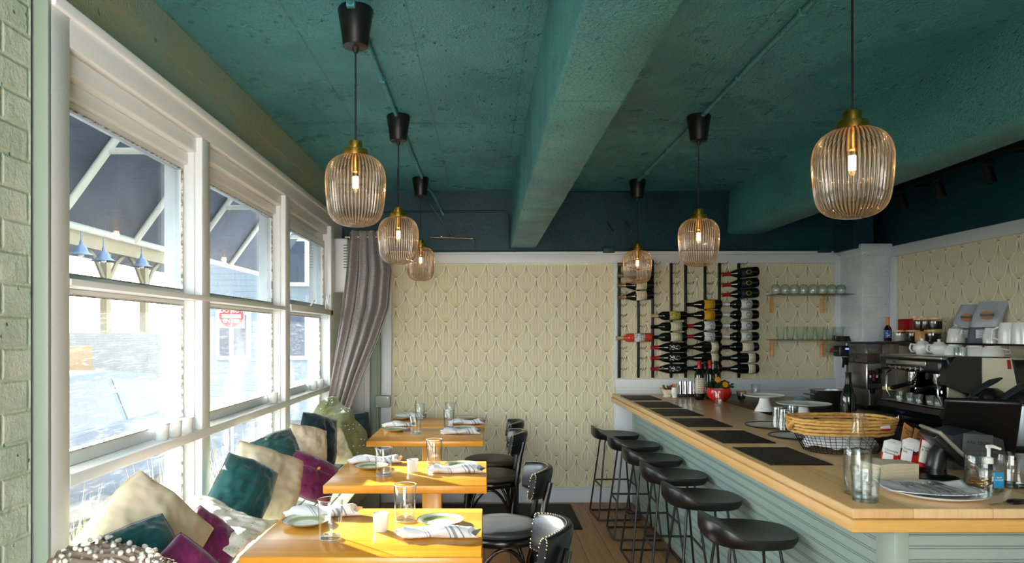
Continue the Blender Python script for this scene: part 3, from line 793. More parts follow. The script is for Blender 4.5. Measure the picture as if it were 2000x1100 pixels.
# ---------------------------------------------------------------- cushions and throws on the bench
from mathutils import noise as mnoise
def basis(c, n, roll=0.0):
    n = Vector(n).normalized(); up = Vector((0, 0, 1)); up = (up - n * up.dot(n)).normalized(); rt = up.cross(n).normalized()
    r = Matrix(((rt.x, up.x, n.x), (rt.y, up.y, n.y), (rt.z, up.z, n.z))) @ Matrix.Rotation(roll, 3, 'Z')
    return r
def cushion(name, label, mat, c, n, w, h, th, roll=0.0, seed=0, slump=.0, group='cushions on the window bench', puck=1.0):
    """pillow: knife-edge seams, pulled-in sides, pointed corners, soft dents"""
    R = basis(c, n, roll); nx = 34; e = .5
    def pt(u, v, s):
        U, W = 2 * u - 1, 2 * v - 1
        x = w / 2 * U * (1 + .05 * (1 - W * W) * abs(U) ** 2 + .05 * mnoise.noise(Vector((W * 1.6 + seed, U, seed * 1.7)))); y = h / 2 * W * (1 + .05 * (1 - U * U) * abs(W) ** 2 + .05 * mnoise.noise(Vector((U * 1.6 - seed, W, seed * 2.3))))
        f = max(0.0, (1 - U * U) * (1 - W * W)) ** .50
        nz_ = mnoise.noise(Vector((U * 1.7 + seed, W * 1.7, s * 3 + seed))) * .30
        wr = mnoise.noise(Vector((U * 5 + seed * 2, W * 5, seed + s))) * .07 * puck + abs(mnoise.noise(Vector((U * 2.2 + seed * 3 + W, W * 4 - U * 2, seed)))) * .08 * puck
        rim = max(abs(U), abs(W)) ** 6
        wr += math.sin((U if abs(W) > abs(U) else W) * 34 + seed) * .016 * rim * (1 - rim) * 4 * puck
        z = s * th * .66 * f * (1 + nz_) + wr * th * min(1, f * 1.5) - slump * (1 - W) * .0
        y2 = y - slump * h * (1 - U * U) * max(0, W) ** 2
        return (x, y2, z)
    vs_ = []; fs = []
    idx = {}
    for s in (1, -1):
        for i in range(nx):
            for j in range(nx):
                edge = i in (0, nx - 1) or j in (0, nx - 1)
                if s == -1 and edge: idx[(s, i, j)] = idx[(1, i, j)]; continue
                idx[(s, i, j)] = len(vs_); vs_.append(pt(i / (nx - 1), j / (nx - 1), s))
        for i in range(nx - 1):
            for j in range(nx - 1):
                q = [idx[(s, i, j)], idx[(s, i + 1, j)], idx[(s, i + 1, j + 1)], idx[(s, i, j + 1)]]
                fs.append(tuple(q if s == 1 else q[::-1]))
    t = thing(name, label, 'cushion', c, 0, group); t.rotation_euler = R.to_euler()
    b = MB().raw(vs_, fs).build('cover', mat, t, angle=70)
    sm = MB(); pts = []
    k = 24
    for q, (f_) in enumerate((lambda s_: (s_, 0), lambda s_: (1, s_), lambda s_: (1 - s_, 1), lambda s_: (0, 1 - s_))):
        for i in range(k): pts.append(pt(*f_(i / k), 1))
    sm.tube(pts, .0016, 5, closed=True); sm.build('piping', mat, t)
    t['pt'] = 0; del t['pt']
    return t, pt
CU = [
 # label, mat, px,py,d, normal, w,h,th, roll
 ('cream square cushion standing on its corner, nearest the camera in the first bay', 'cream', 284, 1052, 2.2, (.80, -.75, .45), .31, .31, .12, .72, 1),
 ('teal velvet lumbar cushion leaning on the nearest cream cushion', 'teal_v', 266, 1076, 2.0, (.55, -.9, .55), .20, .145, .09, .28, 2),
 ('plum felt cushion with a pointed top at the bottom edge, nearest the camera', 'plum', 355, 1118, 1.95, (.5, -1, .3), .15, .15, .08, .785, 3),
 ('plum cushion half hidden between the nearest cream cushion and the dotted throw', 'plum', 400, 1068, 2.40, (.7, -.8, .5), .20, .20, .10, .75, 4),
 ('large teal velvet cushion leaning on the window post, with cream cushion behind it', 'teal_v', 474, 962, 2.98, (.70, -.8, .42), .235, .27, .14, -.55, 5),
 ('large crumpled cream cushion between the two teal velvet ones', 'cream', 517, 944, 3.32, (.75, -.75, .42), .34, .32, .14, -.42, 6),
 ('teal velvet cushion peeking out over the large crumpled cream one', 'teal_v', 536, 888, 3.66, (.7, -.8, .45), .27, .21, .12, .22, 7),
 ('small cream cushion with seams, just above the plum cushion with the toggle', 'cream', 600, 880, 3.98, (.8, -.7, .4), .24, .27, .10, -.30, 8),
 ('dark teal velvet cushion leaning back, above the plum toggle cushion', 'navy_v', 621, 866, 4.25, (.75, -.7, .35), .24, .34, .12, -.30, 9),
 ('cream cushion half covered by the green throw', 'cream', 664, 862, 4.58, (.65, -.8, .3), .25, .28, .12, -.12, 10),
 ('small dark teal cushion in the bench corner behind the green throw', 'navy_v', 698, 846, 5.5, (.3, -1, .3), .21, .30, .09, .1, 11)]
for lb, mt, px, py, d, n, w, h, th, roll, sd in CU:
    cushion('cushion', lb, M[mt], P(px, py, d), n, w, h, th, roll, sd)
t, pt = cushion('cushion', 'plum felt envelope cushion with a flap and wooden toggle', M['plum'], P(606, 934, 3.68), (.72, -.85, .5), .27, .22, .12, -.50, 12)
fl = MB().grid(20, 8, lambda u, v: Vector(pt(u * .96 + .02, .62 + v * .36, 1)) + Vector((0, 0, .006 + .002 * math.sin(v * 3)))).build('flap', M['plum'], t, mods=[('SOLIDIFY', dict(thickness=.004))])
c0 = Vector(pt(.5, .63, 1)) + Vector((0, 0, .016)); m = MB().lathe([(0, -.018), (.006, -.014), (.008, 0), (.006, .014), (0, .018)], 10); m.build('toggle', plain('wooden_toggle', '#b8823e', .5), t).location = c0

def patch(ctrl, nu, nv, amp=.0, sc=8.0, seed=0, fn=None):
    """smooth surface through a net of control points"""
    m, n = len(ctrl), len(ctrl[0])
    def B(k, N, t): return math.comb(N, k) * t ** k * (1 - t) ** (N - k)
    def f(u, v):
        p = Vector((0, 0, 0))
        for i in range(m):
            for j in range(n): p += Vector(ctrl[i][j]) * (B(i, m - 1, u) * B(j, n - 1, v))
        if amp: p += Vector((.6, -.6, .5)) * (mnoise.noise(p * sc + Vector((seed, 0, 0))) * amp + mnoise.noise(p * sc * 2.7 + Vector((0, seed, 0))) * amp * .4)
        if fn: p = fn(u, v, p)
        return p
    return MB().grid(nu, nv, f)
def knit(name, col, dot, sc, dsz, rnd=1.0):
    g = G(name); v = g.voro(g.obj(), sc); v.s.node.inputs['Randomness'].default_value = rnd; n = g.noise(g.obj(), 160, 3)
    return g.done(g.bsdf(g.mix(v.smooth(dsz, dsz * .6), col, dot), .95, 0, g.bump(v * .5 + n * .4, .35, .006), .1))
M['dotted'] = knit('cream_dotted_knit', '#f3ecdd', '#9c8a70', 62, .20, .35)
M['chunky'] = knit('grey_white_pompom_knit', '#8f7e72', '#ece5da', 40, .40)
M['green_throw'] = linen('olive_green_woven_throw', '#84875c', 300, .5, '#6d7048')
# dotted throw draped over the plum cushion and onto the bench
ct = [[P(352, 990, 2.75), P(372, 966, 2.75), P(405, 952, 2.72), P(440, 985, 2.70)],
      [P(362, 1015, 2.62), P(395, 990, 2.55), P(430, 985, 2.55), P(478, 1018, 2.6)],
      [P(405, 1035, 2.48), P(432, 1030, 2.42), P(465, 1028, 2.42), P(512, 1020, 2.62)],
      [P(452, 1086, 2.32), P(470, 1075, 2.32), P(500, 1050, 2.45), P(545, 1016, 2.70)]]
o = patch(ct, 60, 60, .03, 11, 3).build('knitted_throw', M['dotted'], None, mods=[('SOLIDIFY', dict(thickness=.010))])
tag(o, 'cream knitted throw with small brown dots draped on the bench by the first post', 'throw')
# chunky pompom blanket at the bottom-left
def rope_fn(u, v, p): return p + Vector((0, 0, .008 * math.sin(v * 40)))
ct = [[P(92, 1100, 1.86), P(120, 1062, 1.92), P(190, 1052, 2.0), P(230, 1058, 2.0)],
      [P(150, 1100, 1.80), P(180, 1066, 1.84), P(215, 1058, 1.86), P(262, 1075, 1.88)],
      [P(230, 1110, 1.76), P(240, 1068, 1.80), P(270, 1075, 1.80), P(315, 1088, 1.82)],
      [P(300, 1125, 1.74), P(310, 1092, 1.76), P(325, 1090, 1.76), P(338, 1104, 1.78)]]
bk = thing('pompom_blanket', 'chunky grey and white bobble blanket heaped at the near end of the bench', 'blanket', (-1.05, 1.8, .5))
bo = patch(ct, 70, 60, .02, 14, 5, rope_fn); bo.build('blanket_cloth', M['chunky'], bk, world=True, mods=[('SOLIDIFY', dict(thickness=.014))])
rn = random.Random(3); m = MB()
for i in range(55):
    k = rn.randrange(len(bo.v)); b = bmesh.new(); bmesh.ops.create_icosphere(b, subdivisions=2, radius=.006 + rn.random() * .002)
    m.bm(b, Matrix.Translation(Vector(bo.v[k]) + Vector((.002, -.006, .008)))); b.free()
m.build('bobbles', plain('white_wool_bobbles', '#ebe4d8', .95, bump=(300, .6, .004)), bk, world=True)['kind'] = 'stuff'
# green throw with tassel stitches
def fold(u, v, p): return p + Vector((.5, -.5, .3)) * (.014 * math.sin(u * 17 + v * 3) * (.4 + v))
ct = [[P(609, 812, 4.66), P(616, 788, 4.70), P(634, 774, 4.76), P(656, 776, 4.80)],
      [P(654, 818, 4.42), P(668, 803, 4.46), P(684, 796, 4.52), P(700, 804, 4.62)],
      [P(684, 852, 4.36), P(692, 844, 4.40), P(702, 838, 4.48), P(708, 838, 4.56)],
      [P(692, 912, 4.50), P(706, 908, 4.56), P(720, 902, 4.62), P(738, 890, 4.68)]]
th = thing('green_throw', 'olive green woven throw with small white pompoms, falling over cushions by the curtain', 'throw', (-1.0, 4.9, .6))
bo = patch(ct, 70, 60, .03, 9, 8, fold); bo.build('throw_cloth', M['green_throw'], th, world=True, mods=[('SOLIDIFY', dict(thickness=.008))])
m = MB()
for i in range(26):
    u = (i * .7549) % 1; v = .08 + .85 * ((i * .5698) % 1); p = Vector(bo.v[int(u * 69) * 60 + int(v * 59)]) + Vector((.004, -.010, .008))
    b = bmesh.new(); bmesh.ops.create_icosphere(b, subdivisions=1, radius=.0042); m.bm(b, Matrix.Translation(p)); b.free()
m.build('pompoms', M['paper'], th, world=True)['kind'] = 'stuff'

# ---------------------------------------------------------------- curtain
ct = thing('curtain', 'taupe linen eyelet curtain gathered down into the window corner', 'curtain', (-1.0, 5.18, 2.17))
L_ = [(0, 681), (.3, 671), (.55, 660), (.8, 647), (1, 636)]; R_ = [(0, 754), (.22, 768), (.42, 764), (.6, 742), (.8, 712), (1, 686)]
def ip(T, v):
    for (a, x), (b, y) in zip(T[:-1], T[1:]):
        if v <= b: f = (v - a) / (b - a); return x + (y - x) * f
    return T[-1][1]
def cur(u, v):
    uu = u; px = ip(L_, v) * (1 - uu) + ip(R_, v) * uu; py = 452 + v * (345 + 8 * uu)
    ph = 2 * pi * 4.5 * uu + 1.1 * v * (uu - .3)
    d = 5.20 + .045 * math.sin(ph) * (1 - .25 * v) + .018 * math.sin(ph * 2.3 + 1 + v * 2)
    p = P(px, py, 5.2); return (p.x + .012 * math.cos(ph), d - .02 * v, p.z)
MB().grid(150, 60, cur).build('curtain_panel', M['curtain'], ct, world=True, angle=80, mods=[('SOLIDIFY', dict(thickness=.004))])
for i in range(4):
    m = MB(); c0 = Vector((-.985 + i * .075, 5.20, 2.155)); m.tube([(c0.x + (0 if i else 0) + .003 * math.sin(a), c0.y + .024 * math.cos(a), c0.z + .024 * math.sin(a)) for a in [2 * pi * k / 20 for k in range(20)]], .004, 6, closed=True)
    m.build('eyelet', M['nail'], ct, world=True)
t = thing('curtain_rod', 'thin dark curtain rod carrying the taupe curtain', 'curtain rod', (-1.15, 5.20, 2.155))
MB().cyl((-1.03, 5.20, 2.155), (-.62, 5.20, 2.155), .008).build('rod', M['nail'], t, world=True)
MB().lathe([(0, -.016), (.016, 0), (0, .016)], 12, (-.61, 5.20, 2.155)).build('finial', M['nail'], t, world=True)
for x in (-1.02, -.64): MB().cyl((x, 5.20, 2.16), (x, 5.20, ZC), .005, n=8).build('hanger', M['black_metal'], t, world=True)
# louvred wall unit behind the curtain, electrical box and pipe in the corner
t = thing('wall_louvre_unit', 'narrow white louvred unit between the window and the curtain', 'vent', (-1.13, 5.78, 1.95))
MB().box(-1.2, -1.09, 5.60, 5.68, 1.77, 2.20, .012).build('case', M['white'], t, world=True)
m = MB()
for i in range(9): m.box(-1.12, -1.088, 5.596, 5.602, 2.14 - i * .022, 2.146 - i * .022)
m.build('louvre', M['black_plastic'], t, world=True)
t = thing('electrical_box', 'pale green metal electrical box with its pipe, left of the papered wall', 'electrical box', (bx(752), YB - .06, bz(783)))
MB().box(bx(736), bx(765), YB - .10, YB - .035, bz(794), bz(771), .006).build('box', M['grey_trim'], t, world=True)
m = MB(); m.cyl((bx(739), YB - .06, .04), (bx(739), YB - .06, bz(794)), .013, n=12); m.cyl((bx(742), YB - .06, bz(771)), (bx(742), YB - .06, bz(520)), .013, n=12); m.build('pipe', M['grey_trim'], t, world=True)
for sx, sy in ((-1, -1), (1, 1)):
    MB().cyl((bx(750) + sx * .045, YB - .103, bz(783) + sy * .035), (bx(750) + sx * .045, YB - .098, bz(783) + sy * .035), .005, n=8).build('screw', M['steel'], t, world=True)

# ---------------------------------------------------------------- place settings
def plate_mat():
    g = G('glazed_side_plate'); x, y, z = g.xyz(); r = (x * x + y * y).pow(.5); n = g.noise(g.obj(), 30, 3) * .004
    c = g.ramp(r + n, [(0, '#dde0cf'), (.046, '#dfe2d2'), (.049, '#a9b184'), (.068, '#8b9a62'), (.0705, '#dcdccb'), (.082, '#dcdccb'), (.0845, '#9c8a62'), (.088, '#8d7a55')])
    return g.done(g.bsdf(c, .15, 0, None, .6))
M['plate'] = plate_mat()
def make_plate():
    return MB().lathe([(0, .004), (.045, .004), (.052, .006), (.068, .012), (.084, .018), (.0865, .0185), (.0865, .0165), (.066, .008), (.050, .001), (.046, 0), (0, 0)], 56, cap=False).build('side_plate', M['plate'])
def make_glass(h=.135, r1=.0425, r0=.037):
    t = thing('drinking_glass', 'g', 'glass')
    MB().lathe([(r0 - .004, 0), (r0, .003), (r0 + (r1 - r0) * .3, h * .3), (r1, h - .002), (r1 - .0012, h), (r1 - .0025, h - .002)], 40, cap=False).build('bowl', M['glass'], t)
    MB().lathe([(0, .0005), (r0 - .003, .0005), (r0 - .001, .008), (r0 - .006, .012), (0, .009)], 32).build('base', M['glass'], t)
    MB().tube([(r1 * .985 * math.cos(a), r1 * .985 * math.sin(a), h) for a in [2 * pi * k / 40 for k in range(40)]], .0011, 5, closed=True).build('rim', M['rim_glint'], t)
    MB().tube([((r0 - .002) * math.cos(a), (r0 - .002) * math.sin(a), .0035) for a in [2 * pi * k / 40 for k in range(40)]], .0022, 5, closed=True).build('foot_ring', M['rim_glint'], t)
    return t
def napkin_mat():
    g = G('white_napkin_blue_stripes'); x, y, z = g.xyz(); q = x + y * .55 + z * .5
    s = ((q - .055).abs().lt(.006)).max((q - .080).abs().lt(.003)).max((q - .037).abs().lt(.0025)).max((q + .035).abs().lt(.0022)).max((q + .045).abs().lt(.0012))
    n = g.noise(g.obj(), 500, 2); f = g.noise(g.scaled((1, 3, 3)), 14, 3)
    return g.done(g.bsdf(g.mix(s * .8, '#e6e7ea', '#6a7c92'), .9, 0, g.bump(n * .3 + f * 1.2, .5, .006), .15))
M['napkin'] = napkin_mat()
def make_napkin(seed=0, L=.27):
    def f(u, v):
        a = 2 * pi * v; x = (u - .5) * L; w = .033 * (1 + .10 * math.sin(u * 5 + seed)); hh = .020 * (1 + .15 * math.sin(u * 9 + seed * 2))
        if u < .06 or u > .94: w *= .9; hh *= .75
        r = 1 + .08 * math.sin(a * 3 + u * 9 + seed) + .05 * mnoise.noise(Vector((u * 14, a, seed)))
        return (x + .008 * math.sin(a * 2) * (abs(u - .5) * 2) ** 4 * 2, w * math.cos(a) * r + (u - .5) * .012, max(.001, hh + hh * math.sin(a) * r))
    nn = 22; nu = 40; vs_ = [f(i / (nu - 1), j / nn) for i in range(nu) for j in range(nn)]; fs = []
    for i in range(nu - 1):
        for j in range(nn): fs.append((i * nn + j, (i + 1) * nn + j, (i + 1) * nn + (j + 1) % nn, i * nn + (j + 1) % nn))
    fs.append(tuple(range(nn))); fs.append(tuple(range((nu - 1) * nn, nu * nn))[::-1])
    return MB().raw(vs_, fs).build('rolled_napkin', M['napkin'])
def make_votive():
    t = thing('votive_candle', 'v', 'candle holder')
    n = 36; m = MB(); vs_ = []; fs = []; pr = [(.022, 0), (.0235, .004), (.025, .03), (.0275, .062), (.0275, .064), (.025, .062), (.0235, .05)]
    for i in range(n):
        a = 2 * pi * i / n; w = 1 + (.035 if i % 2 else 0)
        for r, z in pr: vs_.append((r * w * math.cos(a), r * w * math.sin(a), z))
    k = len(pr)
    for i in range(n):
        j = (i + 1) % n
        for q in range(k - 1): fs.append((i * k + q, j * k + q, j * k + q + 1, i * k + q + 1))
    m.raw(vs_, fs).build('ribbed_cup', plain('ribbed_white_votive_glass', '#eceeed', .25, 0, .6, **{'Transmission Weight': .25}) if 'vot' not in M else M['vot'], t)
    MB().lathe([(0, 0), (.022, 0), (.0225, .042), (.0, .040)], 24).build('wax', M['cream'], t)
    MB().cyl((0, 0, .040), (.001, 0, .049), .0008, n=5).build('wick', M['cable'], t)
    return t
ZT = .7505
tn = ['nearest', 'second', 'third', 'farthest']
plates = [(598, 1024, 0, 'L'), (860, 1023, 0, 'R'), (726, 915, 1, 'L'), (901, 912, 1, 'R'), (772, 842, 2, 'L'), (906, 839, 2, 'R'), (785, 819, 3, 'L'), (910, 819.5, 3, 'R')]
pr0 = make_plate()
for i, (px, py, k, sd) in enumerate(plates):
    o = pr0 if i == 0 else pr0.copy()
    if i: COL.objects.link(o)
    p = PZ(px, py, ZT); o.location = (p.x, p.y, ZT)
    tag(o, 'green banded side plate on the %s pine table, at the %s' % (tn[k], 'bench side' if sd == 'L' else 'chair side'), 'plate', 'side plates on the pine tables')
gl0 = make_glass()
glasses = [(645, 1056, 0, 'L', 1), (791, 1020, 0, 'R', 1), (749, 932, 1, 'L', 1), (848, 911, 1, 'R', 1), (811, 850, 2, 'L', 1), (877, 837, 2, 'R', .98), (820, 823, 3, 'L', .95), (879, 820, 3, 'R', .95)]
for i, (px, py, k, sd, s_) in enumerate(glasses):
    o = gl0 if i == 0 else dup(gl0)
    p = PZ(px, py - 3, ZT); o.location = (p.x, p.y, ZT); o.scale = (s_,) * 3
    tag(o, 'empty clear tumbler on the %s pine table, at the %s' % (tn[k], 'bench side' if sd == 'L' else 'chair side'), 'glass', 'tumblers on the pine tables')
naps = [(632, 1009, 0, 'L', .10), (856, 1050, 0, 'R', -.04), (733, 905, 1, 'L', .04), (892, 924, 1, 'R', -.03), (779, 834, 2, 'L', 0), (900, 848, 2, 'R', -.02), (803, 816, 3, 'L', 0), (912, 829, 3, 'R', -.02)]
for i, (px, py, k, sd, rz) in enumerate(naps):
    o = make_napkin(i * 1.3, .26 if k < 2 else (.25 if sd == 'R' else .22)); p = PZ(px, py, ZT); o.location = (p.x, p.y, ZT); o.rotation_euler = (0, 0, rz)
    tag(o, 'rolled white napkin with blue-grey stripes on the %s pine table, at the %s' % (tn[k], 'bench side' if sd == 'L' else 'chair side'), 'napkin', 'rolled napkins on the pine tables')
v0 = make_votive()
vot = [(744, 1037, ZT, 'white ribbed votive cup in the middle of the nearest pine table'), (806, 922, ZT, 'white ribbed votive cup in the middle of the second pine table')]
for i, (px, py, z, lb) in enumerate(vot):
    o = v0 if i == 0 else dup(v0); p = PZ(px, py, z); o.location = (p.x, p.y, z); o['label'] = lb; o['group'] = 'white votive cups'
for (x, px, lb) in ((-1.215, 316, 'left one of three white votive cups on the sill of the first bay'), (-1.205, 341, 'middle one of three white votive cups on the sill of the first bay'), (-1.20, 364, 'right one of three white votive cups on the sill of the first bay'),
                    (-1.21, 533, 'white votive cup on the sill beside the second window post'), (-1.21, 612, 'left one of two white votive cups on the sill by the curtain'), (-1.205, 625, 'right one of two white votive cups on the sill by the curtain')):
    o = dup(v0); o.location = (x, -x * F / (CX - px), 1.0465); o['label'] = lb; o['group'] = 'white votive cups'

# ---------------------------------------------------------------- outside
ZG = -.35
struct('road', MB().box(-60, -1.4, -30, 60, ZG - .1, ZG), plain('grey_asphalt', '#3a3d40', .9, var=(3, '#333639', .4, .6)))
M['awn'] = plain('charcoal_awning_canvas', '#2e3340', .8, var=(2, '#3b4150', .4, .7))
M['awn_frame'] = plain('cream_awning_tube', '#dcd6c6', .5)
t = thing('awning', 'charcoal canvas awning on cream tube frames over the shop window outside', 'awning', (-1.8, 4, 2.6))
def awp(x): return 3.32 - (x - 1.4) * 1.41       # height of the canvas at distance x from the wall
m = MB(); m.prism([(-1.4, awp(1.4)), (-2.3, awp(2.3)), (-2.3, awp(2.3) - .02), (-1.4, awp(1.4) - .02)], lambda u, v, y: (u, y, v + .02), 1.2, 7.6); m.build('canvas', M['awn'], t, world=True)
m = MB(); m.tube([(-2.3, 1.2, 2.05), (-2.3, 7.6, 2.05)], .022, 8); m.build('front_tube', M['awn_frame'], t, world=True)
for y in (2.07, 2.92, 3.77, 4.62, 5.47, 6.32, 7.17):
    m = MB(); m.tube([(-2.29, y, 2.04), (-1.42, y, awp(1.42) - .05)], .022, 8); m.tube([(-1.40, y, 2.42), (-2.03, y, 2.42)], .018, 8); m.build('rafter', M['awn_frame'], t, world=True)
# parked car: lofted side profile
def car():
    t = thing('parked_car', 'pale blue-grey saloon car parked along the street outside the first bay', 'car', (-4.2, 6.4, ZG))
    body = [(4.2, .30), (4.15, .55), (4.4, .78), (5.3, .90), (6.2, .94), (8.9, .92), (9.5, .80), (9.75, .60), (9.7, .30)]
    cab = [(4.75, .88), (5.5, 1.30), (6.1, 1.42), (6.9, 1.43), (7.6, 1.36), (8.3, 1.12), (8.75, .93)]
    cm = plain('blue_grey_car_paint', '#2c3d50', .45, 0, .25); gm = plain('car_window_glass', '#1f2a30', .2, 0, .3)
    x0, x1 = -3.45, -5.2
    m = MB()
    n = len(body); vs_ = []; fs = []
    secs = [(0, .97, .03), (.04, 1, 0), (.5, 1, 0), (.96, 1, 0), (1, .97, .03)]
    for f, s_, o in secs:
        for y, z in body: vs_.append((x0 + (x1 - x0) * f, 7 + (y - 7) * s_, ZG + (z - .6) * s_ + .6))
    for k in range(len(secs) - 1):
        for i in range(n): fs.append((k * n + i, k * n + (i + 1) % n, (k + 1) * n + (i + 1) % n, (k + 1) * n + i))
    fs.append(tuple(range(n))); fs.append(tuple(range(4 * n, 5 * n))[::-1]); m.raw(vs_, fs); m.build('body', cm, t, world=True, angle=50)
    def cabin(ins, mat, nm, inset=0.0):
        m = MB(); n = len(cab); cl = [(6.75 + (y - 6.75) * (1 - inset), .90 + (z - .90) * (1 - inset * 1.1)) for y, z in cab]; vs_ = []
        for e in (0, 1):
            for y, z in cl:
                tw = (z - .9) / .5 * .17; x = (x0 - tw + ins) if e == 0 else (x1 + tw - ins); vs_.append((x, y, ZG + z))
        fs = [tuple(range(n)), tuple(range(n, 2 * n))[::-1]] + [(i, (i + 1) % n, n + (i + 1) % n, n + i) for i in range(n)]
        return m.raw(vs_, fs).build(nm, mat, t, world=True, angle=30)
    cabin(0, cm, 'cabin'); 
    m = MB()
    for a, b in (((5.05, .95), (5.6, 1.26), (6.2, 1.35), (6.72, 1.36), (6.78, .96)), ((6.86, .96), (6.82, 1.36), (7.5, 1.30), (8.1, 1.10), (8.4, .97))),:
        for poly in (a, b):
            vs_ = [(x0 - (z - .9) / .5 * .17 + o, y, ZG + z) for o in (.006, -.01) for y, z in poly]; n = len(poly)
            m.raw(vs_, [tuple(range(n)), tuple(range(n, 2 * n))[::-1]] + [(i, (i + 1) % n, n + (i + 1) % n, n + i) for i in range(n)])
    m.build('side_window', gm, t, world=True)
    for y in (5.2, 8.75):
        for x in (x0 - .02, x1 + .2):
            w_ = MB().cyl((x, y, ZG + .32), (x - .2, y, ZG + .32), .32, n=28).build('wheel', M['black_plastic'], t, world=True)
            hb = MB().cyl((x + .005, y, ZG + .32), (x - .01, y, ZG + .32), .2, n=20).build('hubcap', M['steel'], w_, world=True)
    m = MB(); m.box(x0 - .01, x0 + .012, 5.9, 6.12, ZG + .74, ZG + .77, .004); m.box(x0 - .01, x0 + .012, 7.3, 7.52, ZG + .74, ZG + .77, .004); m.build('door_handle', M['steel'], t, world=True)
    m = MB(); m.box(x0 + .0, x0 + .16, 8.0, 8.12, ZG + .93, ZG + 1.06, .03); m.build('wing_mirror', cm, t, world=True)
car()
# retaining wall, stair railing and station buildings across the street
wm = brick('grey_stone_wall', '#514f4c', '#454543', .5)
tag(MB().box(-12.3, -12.0, 8, 40, ZG, 1.45).build('retaining_wall', wm), 'long pale masonry wall across the street beyond the parked car', 'wall')
t = thing('stair_railing', 'white panelled stair railing running down behind the masonry wall outside', 'railing', (-13, 20, 1))
for i in range(7):
    y0, y1 = 12 + i * 2.0, 12 + (i + 1) * 2.0; z0, z1 = 3.4 - i * .42, 3.4 - (i + 1) * .42
    MB().prism([(y0 + .06, z0 - 1.0), (y1 - .06, z1 - 1.0), (y1 - .06, z1 - .06), (y0 + .06, z0 - .06)], lambda u, v, x: (x, u, v), -13.0, -12.96).build('railing_panel', plain('pale_railing_panel', '#7f8890', .5) if i == 0 else bpy.data.materials['pale_railing_panel'], t, world=True)
    MB().box(-13.04, -12.94, y0 - .05, y0 + .05, ZG, z0, .01).build('post', M['awn'], t, world=True)
MB().tube([(-13, 12, 3.42), (-13, 26, .48)], .05, 8).build('handrail', M['awn'], t, world=True)
tag(MB().box(-9.2, -9.1, 14.0, 16.4, ZG, 1.15, .01).build('plywood_sheet', plain('yellow_plywood_board', '#8a5f1c', .7)), 'upright yellow plywood sheet standing across the street', 'board')
t = thing('station_platform', 'station platform canopy on cream timber posts across the street', 'platform canopy', (-16, 30, 0))
cm_ = plain('cream_station_timber', '#6d5f40', .7)
MB().box(-19, -13.8, 16, 70, 5.0, 5.2).build('roof', plain('grey_station_roof', '#59616b', .8), t, world=True)
MB().box(-14.3, -14.0, 16, 70, 4.45, 5.0).build('fascia', cm_, t, world=True)
for y in (22, 26.5, 29.5, 33, 38, 43, 48, 54):
    m = MB(); m.box(-14.35, -14.1, y - .16, y + .16, ZG, 4.6); m.tube([(-14.2, y - 1.3, 4.5), (-14.2, y - .7, 4.1), (-14.2, y - .15, 3.4)], .09, 6); m.tube([(-14.2, y + 1.3, 4.5), (-14.2, y + .7, 4.1), (-14.2, y + .15, 3.4)], .09, 6)
    m.build('post', cm_, t, world=True)
lm = plain('blue_enamel_lamp', '#2c3f54', .4)
lp = None
for k, (y, x) in enumerate([(23.8, -13.6), (25.2, -13.6), (28, -13.6), (31.2, -13.6), (35, -13.6), (40.5, -13.6)]):
    if lp is None:
        lp = thing('barn_lamp', 'l', 'lamp'); MB().lathe([(.04, .50), (.06, .36), (.16, .3), (.24, .1), (.42, 0), (.41, -.01), (.22, .08), (.04, .3)], 20, cap=False).build('lamp_shade', lm, lp)
        MB().tube([(0, 0, .48), (0, 0, .95)], .02, 6).build('stem', lm, lp); o = lp
        MB().lathe([(0, -.08), (.08, -.04), (.09, .04), (.04, .12), (0, .14)], 12).build('globe', M['paper'], lp)
    else: o = dup(lp)
    o.location = (x, y, 4.06 - .05 * (k % 2)); o['label'] = 'blue enamel barn lamp under the station canopy outside, ' + ['nearest the camera', 'second', 'third', 'fourth', 'fifth', 'farthest along the street'][k] + ('' if k in (0, 5) else ' from the camera'); o['group'] = 'barn lamps outside'
t = thing('street_building', 'white clapboard building with shuttered windows beyond the last bay', 'building', (-5, 16, ZG))
def clap():
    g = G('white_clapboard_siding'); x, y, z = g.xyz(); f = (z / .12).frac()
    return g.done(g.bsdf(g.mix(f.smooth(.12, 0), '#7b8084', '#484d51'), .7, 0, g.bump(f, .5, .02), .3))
cl_ = clap()
MB().box(-6.4, -2.75, 14.5, 22, ZG, 3.5).build('wall', cl_, t, world=True)
for x0_, z0_ in ((-4.2, .9), (-3.35, .9), (-5.4, .9), (-4.2, 2.4)):
    f = MB().box(x0_ - .1, x0_ + .6, 14.44, 14.52, z0_, z0_ + 1.0, .01).build('window', M['white'], t, world=True)
    q = MB().box(x0_ - .02, x0_ + .52, 14.42, 14.445, z0_ + .08, z0_ + .92).build('pane', M['awn'], f); q.location = -Vector(t.location)
MB().box(-2.98, -2.9, 14.38, 14.5, .6, 2.2).build('downpipe', M['awn'], t, world=True)
